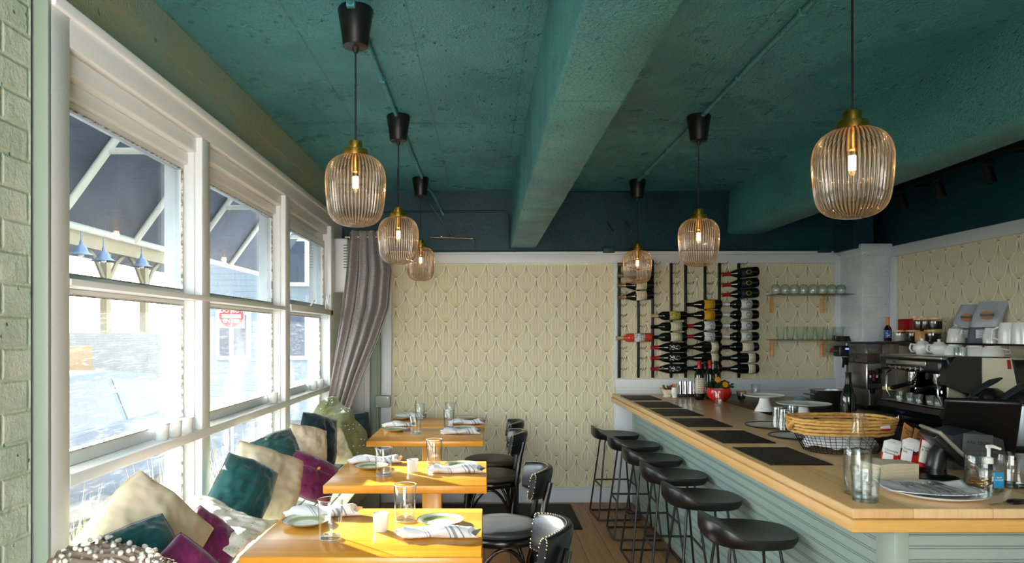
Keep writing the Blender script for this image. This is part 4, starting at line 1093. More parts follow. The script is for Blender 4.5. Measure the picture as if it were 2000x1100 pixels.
# DO NOT ENTER sign and white louvred shutter seen through the second bay
t = thing('road_sign', 'square white road sign with red disc reading DO NOT ENTER', 'road sign', (-3.0, 5.6, 1.5))
sp = P(452, 617, 6.6); t.location = sp; t.rotation_euler = (0, 0, .35)
MB().box(-.115, .115, -.004, .004, -.115, .115, .002).build('sign_plate', M['paper'], t)
MB().cyl((0, -.004, 0), (0, -.006, 0), .108, n=40).build('red_disc', plain('sign_red', '#b3161c', .5), t)
MB().box(-.085, .085, -.0085, -.006, -.02, .012).build('white_bar', M['paper'], t)
text('lettering', 'DO NOT', .05, M['paper'], t, (0, -.0075, .045), (pi / 2, 0, 0), ext=.0006)
text('lettering', 'ENTER', .05, M['paper'], t, (0, -.0075, -.05), (pi / 2, 0, 0), ext=.0006)
MB().tube([(0, .012, .13), (0, .012, ZG - sp.z)], .02, 8).build('sign_post', M['steel'], t)
t = thing('louvred_shutter', 'tall white panel with rows of dark slots seen through the second upper pane', 'shutter', (-2.6, 6.35, 1.9))
MB().box(-2.83, -2.62, 6.60, 6.64, 1.62, 2.6, .006).build('panel', M['white'], t, world=True)
m = MB()
for r in range(6):
    for c in range(3): m.box(-2.80 + c * .06, -2.775 + c * .06, 6.592, 6.602, 2.40 - r * .16, 2.52 - r * .16, .003)
m.build('slot', M['awn'], t, world=True)
MB().box(-2.84, -2.61, 6.605, 6.635, ZG, 1.62, .006).build('post', M['white'], t, world=True)
# dry planting outside the low panes
rn = random.Random(11)
def grass_clump(name, label, x, y, h, col, n=130):
    m = MB()
    for i in range(n):
        a = rn.random() * 2 * pi; l = rn.uniform(.4, 1) * h; b = Vector((x + rn.uniform(-.08, .08), y + rn.uniform(-.12, .12), .30)); t_ = b + Vector((math.cos(a) * l * .45, math.sin(a) * l * .5, l)); mid = (b + t_) / 2 + Vector((math.cos(a), math.sin(a), 1)) * l * .12
        s_ = Vector((-math.sin(a), math.cos(a), 0)) * .003; m.raw([b - s_, b + s_, mid + s_, mid - s_, t_], [(0, 1, 2, 3), (3, 2, 4)])
    return tag(m.build(name, plain(name + '_blades_%d' % int(y * 100), col, .8)), label, 'plant', 'dry plants outside the window')
grass_clump('ornamental_grass', 'dry straw coloured grass clump outside the first low pane, behind the near cream cushion', -1.62, 2.35, .62, '#d8bf95')
grass_clump('ornamental_grass', 'yellow-green leafy clump outside the first low pane, right of the cushion tip', -1.65, 2.95, .5, '#c9bb55')
grass_clump('ornamental_grass', 'dry grass clump outside the second low pane', -1.62, 3.7, .55, '#cfb98f')
grass_clump('ornamental_grass', 'dry grass clump outside the low pane nearest the curtain', -1.65, 4.7, .5, '#c2b285')
struct('path', MB().box(-1.95, -1.36, 1.0, 7.5, ZG, .30), plain('planter_soil', '#7d6f5e', .95))
# ---------------------------------------------------------------- wine rack on the far wall
def uprights(name, label, xs):
    t = thing(name, label, 'wine rack', (bx(sum(xs) / 2), YB - .02, bz(626)), 0, 'wall wine racks')
    rows = [515, 532.5, 553, 573, 595, 615, 636, 657, 678, 698, 719]
    for k, x in enumerate(xs):
        X = bx(x); MB().box(X - .0105, X + .0105, YB - .022, YB - .001, bz(738), bz(514), .002).build('upright', M['black_metal'], t, world=True)
        for r in rows:
            z = bz(r) - .012; m = MB()
            m.tube([(X, YB - .02, z), (X + .004, YB - .05, z), (X + .018, YB - .055, z + .012), (X + .024, YB - .06, z - .008), (X + .036, YB - .062, z + .012), (X + .042, YB - .066, z - .004), (X + .056, YB - .07, z + .02)], .0028, 5)
            m.build('peg', M['black_metal'], t, world=True)
    return t
for nm, xs in (('first pair from the papered wall side', (1209, 1246)), ('second pair from the left', (1274, 1310)), ('third pair from the left', (1338, 1376)), ('pair nearest the glass shelves', (1404, 1442))):
    uprights('wine_rack', 'black metal wall wine rack with zigzag pegs, ' + nm, xs)

M['bottle'] = plain('dark_bottle_glass', '#0a120c', .06, 0, .7)
M['rose'] = plain('rose_wine_glass', '#c4432c', .08, 0, .6)
M['foil_red'] = plain('red_foil', '#b01a22', .35, .2); M['foil_white'] = plain('white_foil', '#d9dcde', .35, .1); M['foil_black'] = plain('black_foil', '#121214', .3, .2)
M['foil_bronze'] = plain('bronze_foil', '#8f7a55', .3, .6); M['foil_beige'] = plain('beige_foil', '#c7ae79', .4, .1)
def label_mat(name, base, ink, style):
    g = G(name); x, y, z = g.xyz(); n = g.noise(g.scaled((6, 1, 1)), 160, 2)
    if style == 'lines': q = ((z / .014).frac() - .5).abs().lt(.14) * n.gt(.47) * (x.abs()).lt(.022)
    elif style == 'lion': q = g.noise(g.obj(), 75, 2, .5).gt(.54) * x.abs().lt(.020)
    elif style == 'round': q = ((x * x * 1.5 + (z - .09) * (z - .09)).pow(.5) - .020).abs().lt(.004)
    else: q = g.noise(g.obj(), 90, 3).gt(.56) * .8
    return g.done(g.bsdf(g.mix(q, base, ink), .55, 0, None, .3))
LM = {'cream': label_mat('cream_wine_label', '#d8d0b4', '#3b382f', 'lines'), 'white': label_mat('pale_wine_label', '#c9ced1', '#7e868c', 'round'), 'torn': label_mat('torn_white_wine_label', '#d7d9da', '#55585c', 'scrawl'),
      'yellow': label_mat('yellow_wine_label', '#d9a21c', '#5a4410', 'lines'), 'lion': label_mat('black_label_white_figure', '#0e0e10', '#d9dadd', 'lion'), 'olive': label_mat('olive_wine_label', '#b5ac52', '#4b4a22', 'scrawl'),
      'badge': label_mat('dark_round_badge_label', '#101626', '#a9913a', 'round')}
def make_bottle(kind, foil, lab, glass='bottle', lh=(.06, .15)):
    t = thing('wine_bottle', 'b', 'bottle')
    if kind == 'bord': pr = [(0, .006), (.030, 0), (.0365, .006), (.0375, .02), (.0375, .19), (.034, .208), (.022, .226), (.0145, .24), (.0140, .29), (.0155, .292), (.0155, .299), (0, .300)]
    else: pr = [(0, .006), (.034, 0), (.040, .008), (.041, .02), (.041, .145), (.038, .170), (.029, .200), (.019, .228), (.0142, .25), (.0140, .29), (.0155, .292), (.0155, .299), (0, .300)]
    MB().lathe(pr, 28).build('bottle_body', M[glass], t)
    if foil: MB().lathe([(.0185 if kind != 'bord' else .0152, .233 if kind != 'bord' else .24), (.0153, .252), (.0152, .288), (.0165, .291), (.0165, .3005), (0, .3012)], 20).build('foil_capsule', M[foil], t)
    if lab:
        R_ = .0380 if kind == 'bord' else .0415; a0, a1 = -pi / 2 - 1.25, -pi / 2 + 1.25; n = 20; v = []
        for i in range(n + 1):
            a = a0 + (a1 - a0) * i / n; v += [(R_ * math.cos(a), R_ * math.sin(a), lh[0]), (R_ * math.cos(a), R_ * math.sin(a), lh[1])]
        MB().raw(v, [(2 * i, 2 * i + 2, 2 * i + 3, 2 * i + 1) for i in range(n)]).build('paper_label', LM[lab], t, mods=[('SOLIDIFY', dict(thickness=.0004))])
    return t
protoB = {}
def bottle(spec, xend, y, tilt, label, grp='wine bottles lying on the wall rack'):
    if spec not in protoB: o = protoB[spec] = make_bottle(*spec)
    else: o = dup(protoB[spec])
    o.rotation_euler = (0, -pi / 2 + tilt, 0); o.location = (bx(xend), YB - .105, bz(y)); o['label'] = label; o['group'] = grp
BR = ('burg', 'foil_red', 'badge'); BW = ('bord', 'foil_white', 'white'); BC = ('bord', 'foil_black', 'cream', 'bottle', (.045, .14)); BL = ('burg', 'foil_red', 'lion'); BY = ('burg', 'foil_black', 'yellow'); BT = ('burg', 'foil_red', 'torn')
BZ = ('burg', 'foil_bronze', 'cream'); BS = ('burg', 'foil_black', 'cream', 'bottle', (.03, .09))
def od(i, n): return ['top', 'second', 'third', 'fourth', 'fifth', 'sixth', 'seventh', 'eighth', 'ninth', 'bottom'][i] if i < n - 1 else 'bottom'
for i, (x, y, tl) in enumerate(((1270, 518, -.02), (1270, 539, -.02), (1270, 558, -.03), (1270, 577, -.08))):
    bottle(BZ, x, y, tl, 'wine bottle with bronze foil neck at the rack top left, %s of four' % od(i, 4))
bottle(('bord', 'foil_beige', 'torn', 'rose'), 1267, 659, -.02, 'rosé bottle with white label, alone low in the leftmost column of the rack')
c2 = [(('bord', 'foil_beige', 'olive'), 617, 'green-yellow labelled bottle with beige neck'), (BC, 638, 'cream labelled bottle just under the green-yellow one'), (BC, 658, 'cream labelled bottle just above the white-figure bottles'),
      (BL, 678, 'black bottle with white figure on it, top of three'), (BL, 698, 'black bottle with white figure on it, middle of three'), (BL, 719, 'black bottle with white figure on it, bottom of three')]
for sp_, y, lb in c2: bottle(sp_, 1334, y, -.01, lb + ', second column of the rack')
c3 = [(BY, 595.5, 'yellow labelled wine bottle, upper of two'), (BY, 616, 'yellow labelled wine bottle, lower of two'), (BT, 636.5, 'bottle with red neck and torn white label, upper of two'), (BT, 657, 'bottle with red neck and torn white label, lower of two'),
      (BS, 677, 'dark bottle with small cream label, directly under the torn labels'), (BS, 698, 'dark bottle with small cream label, second under the torn labels'), (BS, 718, 'dark bottle partly hidden by the standing bottles on the bar')]
for sp_, y, lb in c3: bottle(sp_, 1400, y, -.01, lb + ', third column')
c4 = [(BR, 532, -.10, 'red necked wine bottle, top of three'), (BR, 553, -.09, 'red necked wine bottle, middle of three'), (BR, 573, -.07, 'red necked wine bottle, bottom of three')] + \
     [(BW, y, -.01, 'white necked bottle with pale label, %s of four' % n) for y, n in ((595, 'top'), (615, 'second'), (636, 'third'), (657, 'bottom'))] + \
     [(BC, 677, -.01, 'bottle with wide cream label, just under the white necked ones'), (BS, 698, -.01, 'bottle with small cream label, second from the bottom'), (BS, 719, -.01, 'bottle with small cream label, bottom one')]
for sp_, y, tl, lb in c4: bottle(sp_, 1471, y, tl, lb + ', shelf-side column')

# ---------------------------------------------------------------- glass shelves with glasses
def wall_shelf(label, x0, x1, y, brs):
    t = thing('glass_shelf', label, 'shelf', (bx((x0 + x1) / 2), YB - .1, bz(y)), 0, 'glass shelves')
    MB().box(bx(x0) + .02, bx(x1), YB - .26, YB - .028, bz(y) - .006, bz(y), .001).build('glass_board', M['shelf_glass'], t, world=True)
    for b in brs:
        m = MB(); m.box(bx(b) - .010, bx(b) + .010, YB - .045, YB - .002, bz(y) - .15, bz(y) - .0065, .002); m.box(bx(b) - .008, bx(b) + .008, YB - .2, YB - .045, bz(y) - .016, bz(y) - .0065, .002)
        m.build('wooden_bracket', M['bar_edge'], t, world=True)
M['shelf_glass'] = plain('green_edged_shelf_glass', '#3f6a58', .1, 0, .6, **{'Alpha': .55})
wall_shelf('upper glass shelf on wooden brackets holding rounded upturned glasses', 1490, 1640, 577, (1505, 1603)); wall_shelf('lower glass shelf on wooden brackets holding straight glasses', 1490, 1640, 663, (1505, 1603))
M['glass_shelf_w'] = thin_glass('shelf_drinking_glass', '#f6fbf9', '#93a59f', 1.3, lambda g: .03)
g1 = thing('stemless_glass', 's', 'glass'); MB().lathe([(.034, 0), (.0375, .03), (.037, .06), (.028, .078), (.012, .084), (0, .085)], 28, cap=False).build('bowl', M['glass_shelf_w'], g1)
MB().lathe([(.0335, 0), (.0355, .0015), (.0345, .003)], 24, cap=False).build('rim', M['glass_shelf_w'], g1)
k = 0
od_ = ['first', 'second', 'third', 'fourth', 'fifth', 'sixth', 'seventh', 'eighth']
for i in range(8):
    o = g1 if k == 0 else dup(g1); k += 1
    o.location = (bx(1503 + i * 17.8), YB - .13, bz(577) + .0005); o['label'] = 'rounded glass upside down on the upper glass shelf, %s from the left' % od_[i]; o['group'] = 'glasses on the upper glass shelf'
g2 = thing('tapered_glass', 's', 'glass'); MB().lathe([(.024, 0), (.026, .01), (.036, .105), (.035, .106)], 28, cap=False).build('bowl', M['glass_shelf_w'], g2); MB().lathe([(0, .001), (.024, .001), (.025, .012), (0, .010)], 24).build('base', M['glass_shelf_w'], g2)
for i in range(7):
    o = g2 if i == 0 else dup(g2); o.location = (bx(1512 + i * 18.8), YB - .13, bz(663) + .0005); o['label'] = 'straight tapered glass on the lower glass shelf, %s from the left' % od_[i]; o['group'] = 'glasses on the lower glass shelf'

# ---------------------------------------------------------------- far end of the bar
def at(px, py, z=ZB): return PZ(px, py, z)
def lathe_thing(name, label, cat, prof, mat, px, py, part='body', n=36, z=None, group=None, cap=True):
    p = at(px, py, z or ZB); o = MB().lathe(prof, n, cap=cap).build(name, mat); o.location = (p.x, p.y, (z or ZB) + .0005); return tag(o, label, cat, group)
t = thing('garnish_bowl', 'small cream footed bowl of herbs and lemon peel on the bar', 'bowl', (0, 0, 0)); p = at(1303, 775); t.location = (p.x, p.y, ZB)
MB().lathe([(0, 0), (.033, 0), (.035, .006), (.028, .014), (.045, .03), (.052, .06), (.050, .06), (.042, .032), (0, .02)], 30).build('bowl', M['cream_ware'], t)
rn = random.Random(5); m = MB(); m2 = MB(); m3 = MB()
for i in range(40):
    a = rn.random() * 6.28; r = rn.random() * .04; q = (m, m2, m3)[i % 3]; b0 = Vector((r * math.cos(a), r * math.sin(a), .05)); e_ = b0 + Vector((math.cos(a) * .03, math.sin(a) * .03, .02 + rn.random() * .03)); q.tube([b0, (b0 + e_) / 2 + Vector((0, 0, .006)), e_], [.004, .006, .002], 5)
m.build('herbs', plain('green_herb_leaves', '#4c6b2a', .6), t)['kind'] = 'stuff'; m2.build('lemon_peel', plain('lemon_peel', '#d9b62a', .5), t)['kind'] = 'stuff'; m3.build('dried_sprigs', plain('dried_reddish_sprigs', '#6b2f28', .7), t)['kind'] = 'stuff'
t = thing('toothpick_jar', 'little round white jug holding wooden sticks beside the garnish bowl', 'jar', (0, 0, 0)); p = at(1317.5, 776); t.location = (p.x, p.y, ZB)
MB().lathe([(0, 0), (.020, 0), (.018, .008), (.031, .035), (.030, .055), (.024, .068), (.027, .080), (.0255, .080), (.022, .066), (0, .06)], 28).build('jug', M['porcelain'], t)
for i in range(6): a = i * 1.05; MB().cyl((.008 * math.cos(a), .008 * math.sin(a), .06), (.018 * math.cos(a), .018 * math.sin(a), .108), .0028, n=6).build('stick', plain('wooden_sticks', '#c98d4a', .6) if i == 0 else bpy.data.materials['wooden_sticks'], t)
# rack of steel shakers
t = thing('metal_rack', 'row of shiny steel tumblers standing in a black tray behind the bar bottles', 'tray', (0, 0, 0)); p = at(1349, 774); t.location = (p.x, p.y, ZB)
MB().box(-.11, .11, -.05, .05, 0, .02, .004).build('tray', M['black_plastic'], t)
tb = tag(MB().lathe([(0, 0), (.022, 0), (.018, .10), (.017, .10), (.02, .004)], 20).build('steel_tumbler', M['chrome']), 's', 'tumbler')
for i in range(5):
    o = tb if i == 0 else tb.copy()
    if i: COL.objects.link(o)
    o.location = (p.x - .085 + i * .043, p.y, ZB + .021); tag(o, 'shiny steel tumbler in the black tray, %s from the left' % od_[i], 'tumbler', 'steel tumblers in the tray')
def stand_bottle(spec, px, py, label, s=1.0, z=None, rz=0):
    if spec not in protoB: o = protoB[spec] = make_bottle(*spec)
    else: o = dup(protoB[spec])
    p = at(px, py, z or ZB); o.location = (p.x, p.y, (z or ZB) + .0005); o.rotation_euler = (0, 0, rz); o.scale = (s,) * 3; o['label'] = label; o['group'] = 'bottles standing on the bar'
stand_bottle(('bord', 'foil_red', 'cream', 'bottle', (.05, .17)), 1366, 781, 'dark bottle with red top and cream label in the cluster on the bar')
stand_bottle(('bord', 'foil_red', None), 1387, 779, 'dark bottle with red top standing behind the red plant bowl', 1.0)
stand_bottle(('bord', 'foil_black', None), 1378, 776, 'all black bottle in the middle of the cluster on the bar', .95)
stand_bottle(('bord', 'foil_black', None), 1398, 775, 'all black bottle, rightmost in the cluster behind the red bowl', .97)
t = thing('red_bowl_plant', 'round red bowl overflowing with dark green leaves and orange slices on the bar', 'bowl', (0, 0, 0)); p = at(1404, 783); t.location = (p.x, p.y, ZB)
MB().lathe([(0, 0), (.05, 0), (.082, .03), (.094, .065), (.082, .10), (.078, .10), (.088, .065), (0, .03)], 40).build('bowl', plain('glossy_red_bowl', '#d01f19', .15, 0, .6), t)
m = MB(); rn = random.Random(9)
for i in range(150):
    a = rn.random() * 6.28; r = rn.random() ** .6 * .10; c = Vector((r * math.cos(a), r * math.sin(a), .10 + rn.random() * .075 * (1.2 - r / .12))); d1 = Vector((rn.uniform(-1, 1), rn.uniform(-1, 1), rn.uniform(-.5, 1))).normalized() * .018; d2 = d1.cross(Vector((rn.uniform(-1, 1), rn.uniform(-1, 1), rn.uniform(-1, 1)))).normalized() * .010
    m.raw([c - d1, c - d2 + Vector((0, 0, .004)), c + d1, c + d2 + Vector((0, 0, .004))], [(0, 1, 2), (0, 2, 3)])
m.build('leaves', plain('dark_glossy_leaves', '#26401c', .45, 0, .4, None, (40, '#4e3a2a', .5, .7)), t)['kind'] = 'stuff'
for i, (x, y, z) in enumerate(((-.03, -.07, .165), (.02, -.085, .13))):
    MB().lathe([(0, -.003), (.022, -.003), (.024, 0), (.022, .003), (0, .003)], 20, (0, 0, 0), Matrix.Translation((x, y, z)) @ Matrix.Rotation(1.1, 4, 'X')).build('orange_slice', plain('orange_slice', '#d98a1e', .5) if i == 0 else bpy.data.materials['orange_slice'], t)
lg = dup(gl0); p = at(1403, 791); lg.location = (p.x, p.y, ZB); tag(lg, 'tall clear tumbler in front of the red bowl on the bar', 'glass', 'glasses on the bar'); lg.scale = (.85,) * 3
t = thing('lidded_jar', 'small glass jar with tan lid and dark contents, right of the red bowl', 'jar', (0, 0, 0)); p = at(1448, 780); t.location = (p.x, p.y, ZB)
MB().lathe([(0, 0), (.026, 0), (.034, .045), (.033, .047)], 24).build('jar_body', M['glass_green'], t); MB().lathe([(0, .002), (.024, .002), (.029, .026), (0, .026)], 24).build('contents', M['grey_plastic'], t); MB().lathe([(0, .048), (.038, .048), (.038, .062), (0, .062)], 24).build('lid', M['bar_edge'], t)
lg = dup(gl0); p = at(1476, 778); lg.location = (p.x, p.y, ZB); lg.scale = (.80,) * 3; tag(lg, 'wide clear glass beside the tan-lidded jar near the far wall', 'glass', 'glasses on the bar')
# cake stands
def cake_stand(label, px, py, r, h, fr, scal):
    t = thing('cake_stand', label, 'cake stand', (0, 0, 0), 0, 'white cake stands'); p = at(px, py); t.location = (p.x, p.y, ZB)
    MB().lathe([(0, 0), (fr, 0), (fr, .006), (fr * .62, h * .5), (fr * .5, h - .012), (fr * .6, h - .006), (0, h - .006)], 40).build('foot', M['porcelain'], t)
    n = 72; pr = [(0, h - .004), (r * .5, h - .004), (r * .93, h), (r, h + .008), (r * .985, h + .0105), (r * .93, h + .004), (r * .5, h + .001), (0, h + .001)]; v = []; f = []
    for i in range(n):
        a = 2 * pi * i / n; w = 1 + (scal * (math.cos(a * 24))) 
        for rr, z in pr: v.append((rr * (w if rr > r * .9 else 1) * math.cos(a), rr * (w if rr > r * .9 else 1) * math.sin(a), z))
    k_ = len(pr)
    for i in range(n):
        j = (i + 1) % n
        for q in range(k_ - 1): f.append((i * k_ + q, j * k_ + q, j * k_ + q + 1, i * k_ + q + 1))
    MB().raw(v, f).build('plate', M['porcelain'] if scal == 0 else plain('pale_mint_porcelain', '#d5dfd6', .2, 0, .6), t)
cake_stand('smooth white cake stand on a flared foot, farther one on the bar', 1493, 803, .132, .098, .062, 0.0)
cake_stand('scalloped pale mint cake stand behind the rope basket', 1570, 818, .155, .085, .055, .018)
t = thing('glass_bowl', 'clear glass bowl under the edge of the smooth cake stand', 'bowl', (0, 0, 0)); p = at(1470, 797); t.location = (p.x, p.y, ZB); MB().lathe([(.03, 0), (.045, .02), (.058, .05), (.057, .051)], 28, cap=False).build('bowl', M['glass'], t)
ct_ = [[P(1525, 797, 4.9), P(1540, 793, 4.85), P(1560, 796, 4.8), P(1590, 799, 4.8)], [P(1535, 795, 5.0), P(1548, 768, 4.95), P(1575, 775, 4.9), P(1596, 795, 4.85)], [P(1545, 790, 5.1), P(1555, 764, 5.1), P(1580, 776, 5.05), P(1600, 790, 4.95)]]
tag(patch(ct_, 24, 24, .012, 20, 2).build('blue_cloth', linen('turquoise_cloth', '#1d7596', 300), mods=[('SOLIDIFY', dict(thickness=.006))]), 'crumpled turquoise cloth between the cake stands and the steel pot', 'cloth')
t = thing('steel_pot', 'wide steel cooking pot near the white brick column', 'pot', (0, 0, 0)); p = at(1617, 803); t.location = (p.x, p.y, ZB)
MB().lathe([(0, 0), (.10, 0), (.108, .01), (.108, .135), (.113, .14), (.113, .143), (.104, .14), (.104, .012), (0, .008)], 40).build('pot_body', M['steel'], t)
for s_ in (-1, 1): MB().tube([(s_ * .108, -.03, .11), (s_ * .145, -.03, .115), (s_ * .145, .03, .115), (s_ * .108, .03, .11)], .006, 8).build('handle', M['steel'], t)
tag(MB().box(1.80, 2.35, 3.05, 4.75, ZB - .55, ZB - .5, .004).build('under_bar_shelf', M['dark_wood']), 'dark low shelf behind the bar', 'shelf') if False else None
stand_bottle(('burg', 'foil_black', None), 1657, 832, 'dark open wine bottle standing alone behind the rope basket', 1.0)
# enamel plates and upturned glasses beside the basket
def enamel(label, px, py, r):
    p = at(px, py); t = thing('enamel_plate', label, 'plate', (p.x, p.y, ZB), 0, 'enamel plates on the bar')
    MB().lathe([(0, 0), (r * .7, 0), (r * .97, .012), (r * .97, .015), (r * .68, .004), (0, .004)], 48).build('plate', M['porcelain'], t); MB().tube([(r * .98 * math.cos(a), r * .98 * math.sin(a), .0145) for a in [2 * pi * k_ / 48 for k_ in range(48)]], .004, 6, closed=True).build('black_rim', M['black_plastic'], t)
enamel('larger black rimmed enamel plate left of the rope basket, with upturned glasses', 1513, 836, .155); enamel('smaller black rimmed enamel plate tucked beside the rope basket', 1555, 857, .13)
for i, (px, py) in enumerate(((1520, 842), (1532, 848), (1548, 838))):
    o = dup(g2); p = at(px, py); o.location = (p.x, p.y, ZB + .022 + .106); o.rotation_euler = (pi, 0, 0); tag(o, 'clear glass upside down on the black rimmed plate, %s' % ('leftmost', 'middle', 'half behind the basket')[i], 'glass', 'upturned glasses on the enamel plate')

# ---------------------------------------------------------------- rope and wire basket with napkin
M['rope'] = plain('seagrass_rope', '#d9aa62', .7, 0, .3, (60, .35, .004), (16, '#c08f48', .45, .7))
M['wire'] = plain('black_basket_wire', '#15161a', .5, .3)
cb = at(1641, 881); t = thing('rope_wire_basket', 'oval basket of black wire with thick woven seagrass rim, holding a napkin', 'basket', (cb.x, cb.y, ZB)); t.scale = (.93, .93, .78)
def ov(a, rx, ry, z): e = .75; c, s_ = math.cos(a), math.sin(a); return (rx * math.copysign(abs(c) ** e, c), ry * math.copysign(abs(s_) ** e, s_), z)
m = MB()
for k_ in range(7):
    f = k_ / 6; m.tube([ov(a, .160 + .045 * f, .115 + .03 * f, .004 + .10 * f) for a in [2 * pi * i / 60 for i in range(60)]], .0014, 5, closed=True)
for i in range(46):
    a = 2 * pi * i / 46; m.tube([ov(a, .160, .115, .004), ov(a, .205, .145, .104)], .0013, 5, cap=False)
for i in range(-5, 6): x = i * .028; w_ = .115 * (1 - (abs(x) / .165) ** 2.6) ** .5; m.tube([(x, -w_, .004), (x, w_, .004)], .0016, 5, cap=False)
m.build('wire_body', M['wire'], t)
for L0 in range(5):
    m = MB(); n = 42; z = .112 + L0 * .019 if L0 < 4 else .186; rx, ry = .212 + L0 * .004, .150 + L0 * .004
    for i in range(n):
        a = 2 * pi * (i + .5 * (L0 % 2)) / n; a2 = 2 * pi * (i + 2.1 + .5 * (L0 % 2)) / n
        jz = rn.uniform(-.002, .002); pts = [Vector(ov(a + (a2 - a) * f, rx + .007 * math.sin(pi * f) - .002, ry + .007 * math.sin(pi * f) - .002, z + jz + .007 * (f - .5) * (1 if i % 2 else .4))) for f in (0, .2, .5, .8, 1)]
        m.tube(pts, [.004, .0075, .0092, .0078, .004], 8)
    m.build('rope_coil', M['rope'], t)
m = MB(); m.tube([(-.222, -.03, .185), (-.245, -.02, .15), (-.24, 0, .125), (-.235, .03, .15), (-.222, .035, .185)], .011, 8); m.build('loop_handle', M['rope'], t)
tagm = MB().box(.10, .145, -.162, -.158, .150, .168, .002); tagm.build('label_tag', M['paper'], t); MB().box(.10, .145, -.1625, -.1575, .140, .150, .001).build('label_tag_red', M['foil_red'], t)
def nf(u, v):
    a = 2 * pi * u; r = v; return (.172 * r * math.cos(a), .122 * r * math.sin(a), .112 - .075 * r ** 4 + .015 * mnoise.noise(Vector((r * math.cos(a) * 3, r * math.sin(a) * 3, 1))) + .006 * math.sin(a * 7) * r)
nb = MB().grid(60, 16, lambda u, v: nf(u, v), closed_x=True); o = nb.build('folded_napkin', M['napkin'], None, mods=[('SOLIDIFY', dict(thickness=.003))])
o.location = (t.location.x, t.location.y, ZB); o.scale = (.93, .93, .78); tag(o, 'white striped napkin bundled inside the rope and wire basket', 'napkin')

# ---------------------------------------------------------------- water bottle and glass of ice water
p = at(1675, 966); t = thing('water_bottle', 'clear swing-top glass bottle of water at the corner of the bar', 'bottle', (p.x, p.y, ZB))
MB().lathe([(.036, .001), (.0405, .005), (.0415, .02), (.0415, .125), (.037, .15), (.026, .18), (.0165, .212), (.0145, .235), (.0145, .245), (.019, .248), (.019, .262), (.014, .266)], 40, cap=False).build('bottle_body', M['glass_light'], t)
M['water'] = thin_glass('still_water', '#f9fcfd', '#e4edf0', .8, lambda g: g.voro(g.obj(), 60).smooth(.14, .05) * .08 + .004)
MB().lathe([(0, .012), (.036, .012), (.038, .02), (.038, .125), (.036, .14), (0, .14)], 32).build('water', M['water'], t); MB().lathe([(0, .001), (.036, .001), (.039, .008), (.03, .014), (0, .010)], 32).build('thick_base', M['glass_light'], t)
MB().tube([(.019, 0, .25), (.034, 0, .235), (.036, 0, .215), (.02, 0, .225)], .0012, 5).build('wire_clip', M['steel'], t)
p = at(1690, 979); t = thing('ice_water_glass', 'wide tumbler of ice water in front of the clear bottle', 'glass', (p.x, p.y, ZB))
MB().lathe([(.034, 0), (.037, .005), (.042, .104), (.0415, .106), (.0405, .104)], 40, cap=False).build('bowl', M['glass_light'], t); MB().lathe([(0, .001), (.035, .001), (.036, .01), (0, .012)], 32).build('base', M['glass_light'], t)
MB().lathe([(0, .014), (.036, .014), (.0395, .085), (0, .085)], 32).build('water', M['water'], t)
for i, (x, y, z, r) in enumerate(((-.014, -.012, .072, .3), (.013, -.010, .060, .8), (.002, .014, .075, 1.3), (-.006, -.016, .045, 2.0))):
    MB().box(-.011, .011, -.011, .011, -.011, .011, .004, Matrix.Translation((x, y, z)) @ Matrix.Rotation(r, 4, 'Z') @ Matrix.Rotation(r * .7, 4, 'X')).build('ice_cube', M['water'], t)

M['cutlery'] = plain('polished_cutlery_steel', '#dfe2e4', .16, .85)
# ---------------------------------------------------------------- plate of cutlery on a folded napkin
p = at(1824, 968); t = thing('serving_plate', 'white plate with a folded napkin under loose cutlery, front of the bar', 'plate', (p.x, p.y, ZB))
MB().lathe([(0, .001), (.09, .001), (.10, .004), (.150, .018), (.152, .021), (.149, .022), (.10, .010), (0, .007)], 56).build('plate', M['porcelain'], t)
px0 = p
def npf(u, v): x, y = (u - .5) * .27, (v - .5) * .19; return (x, y + .03 * (u - .5), .012 + .62 * (x * x + y * y) + .002 * math.sin(v * 9 + u * 5))
o = MB().grid(30, 20, npf).build('flat_napkin', M['napkin'], None, mods=[('SOLIDIFY', dict(thickness=.003))]); o.location = (px0.x - .015, px0.y + .01, ZB); o.rotation_euler = (0, 0, -.25); tag(o, 'white striped napkin spread on the serving plate under the cutlery', 'napkin')
def fork(label, loc, rz):
    t = thing('fork', label, 'fork', loc, rz, 'cutlery on the serving plate'); t.rotation_euler = (0, .045, rz)
    MB().tube([(0, 0, .004), (.05, 0, .008), (.11, 0, .004)], [.0045, .002, .0022], 8, flat=(1.2, .5)).build('handle', M['cutlery'], t)
    m = MB(); m.tube([(.11, 0, .004), (.125, 0, .003), (.135, 0, .003)], [.003, .010, .011], 8, flat=(1.1, .15))
    for k_ in (-1.5, -.5, .5, 1.5): m.tube([(.134, k_ * .006, .003), (.155, k_ * .0062, .002), (.18, k_ * .006, .008)], .0014, 5)
    m.build('fork_head', M['cutlery'], t)
def spoon(label, loc, rz, kn=False):
    t = thing('knife' if kn else 'spoon', label, 'knife' if kn else 'spoon', loc, rz, 'cutlery on the serving plate')
    MB().tube([(0, 0, .004), (.05, 0, .007), (.11, 0, .004)], [.0045, .0025, .0022], 8, flat=(1.2, .6)).build('handle', M['cutlery'], t)
    if kn: MB().tube([(.10, 0, .004), (.12, .001, .004), (.17, .002, .003), (.19, 0, .003)], [.003, .009, .009, .002], 8, flat=(1, .12)).build('blade', M['cutlery'], t)
    else: MB().tube([(.11, 0, .004), (.125, 0, .003), (.145, 0, .001), (.165, 0, .004)], [.002, .012, .015, .004], 12, flat=(1.1, .25)).build('spoon_bowl', M['cutlery'], t)
zc = ZB + .026
fork('chrome fork on the serving plate, left one with tines up', (1.365, 2.150, zc), 1.50); fork('chrome fork on the serving plate, second from the left', (1.388, 2.150, zc + .002), 1.52)
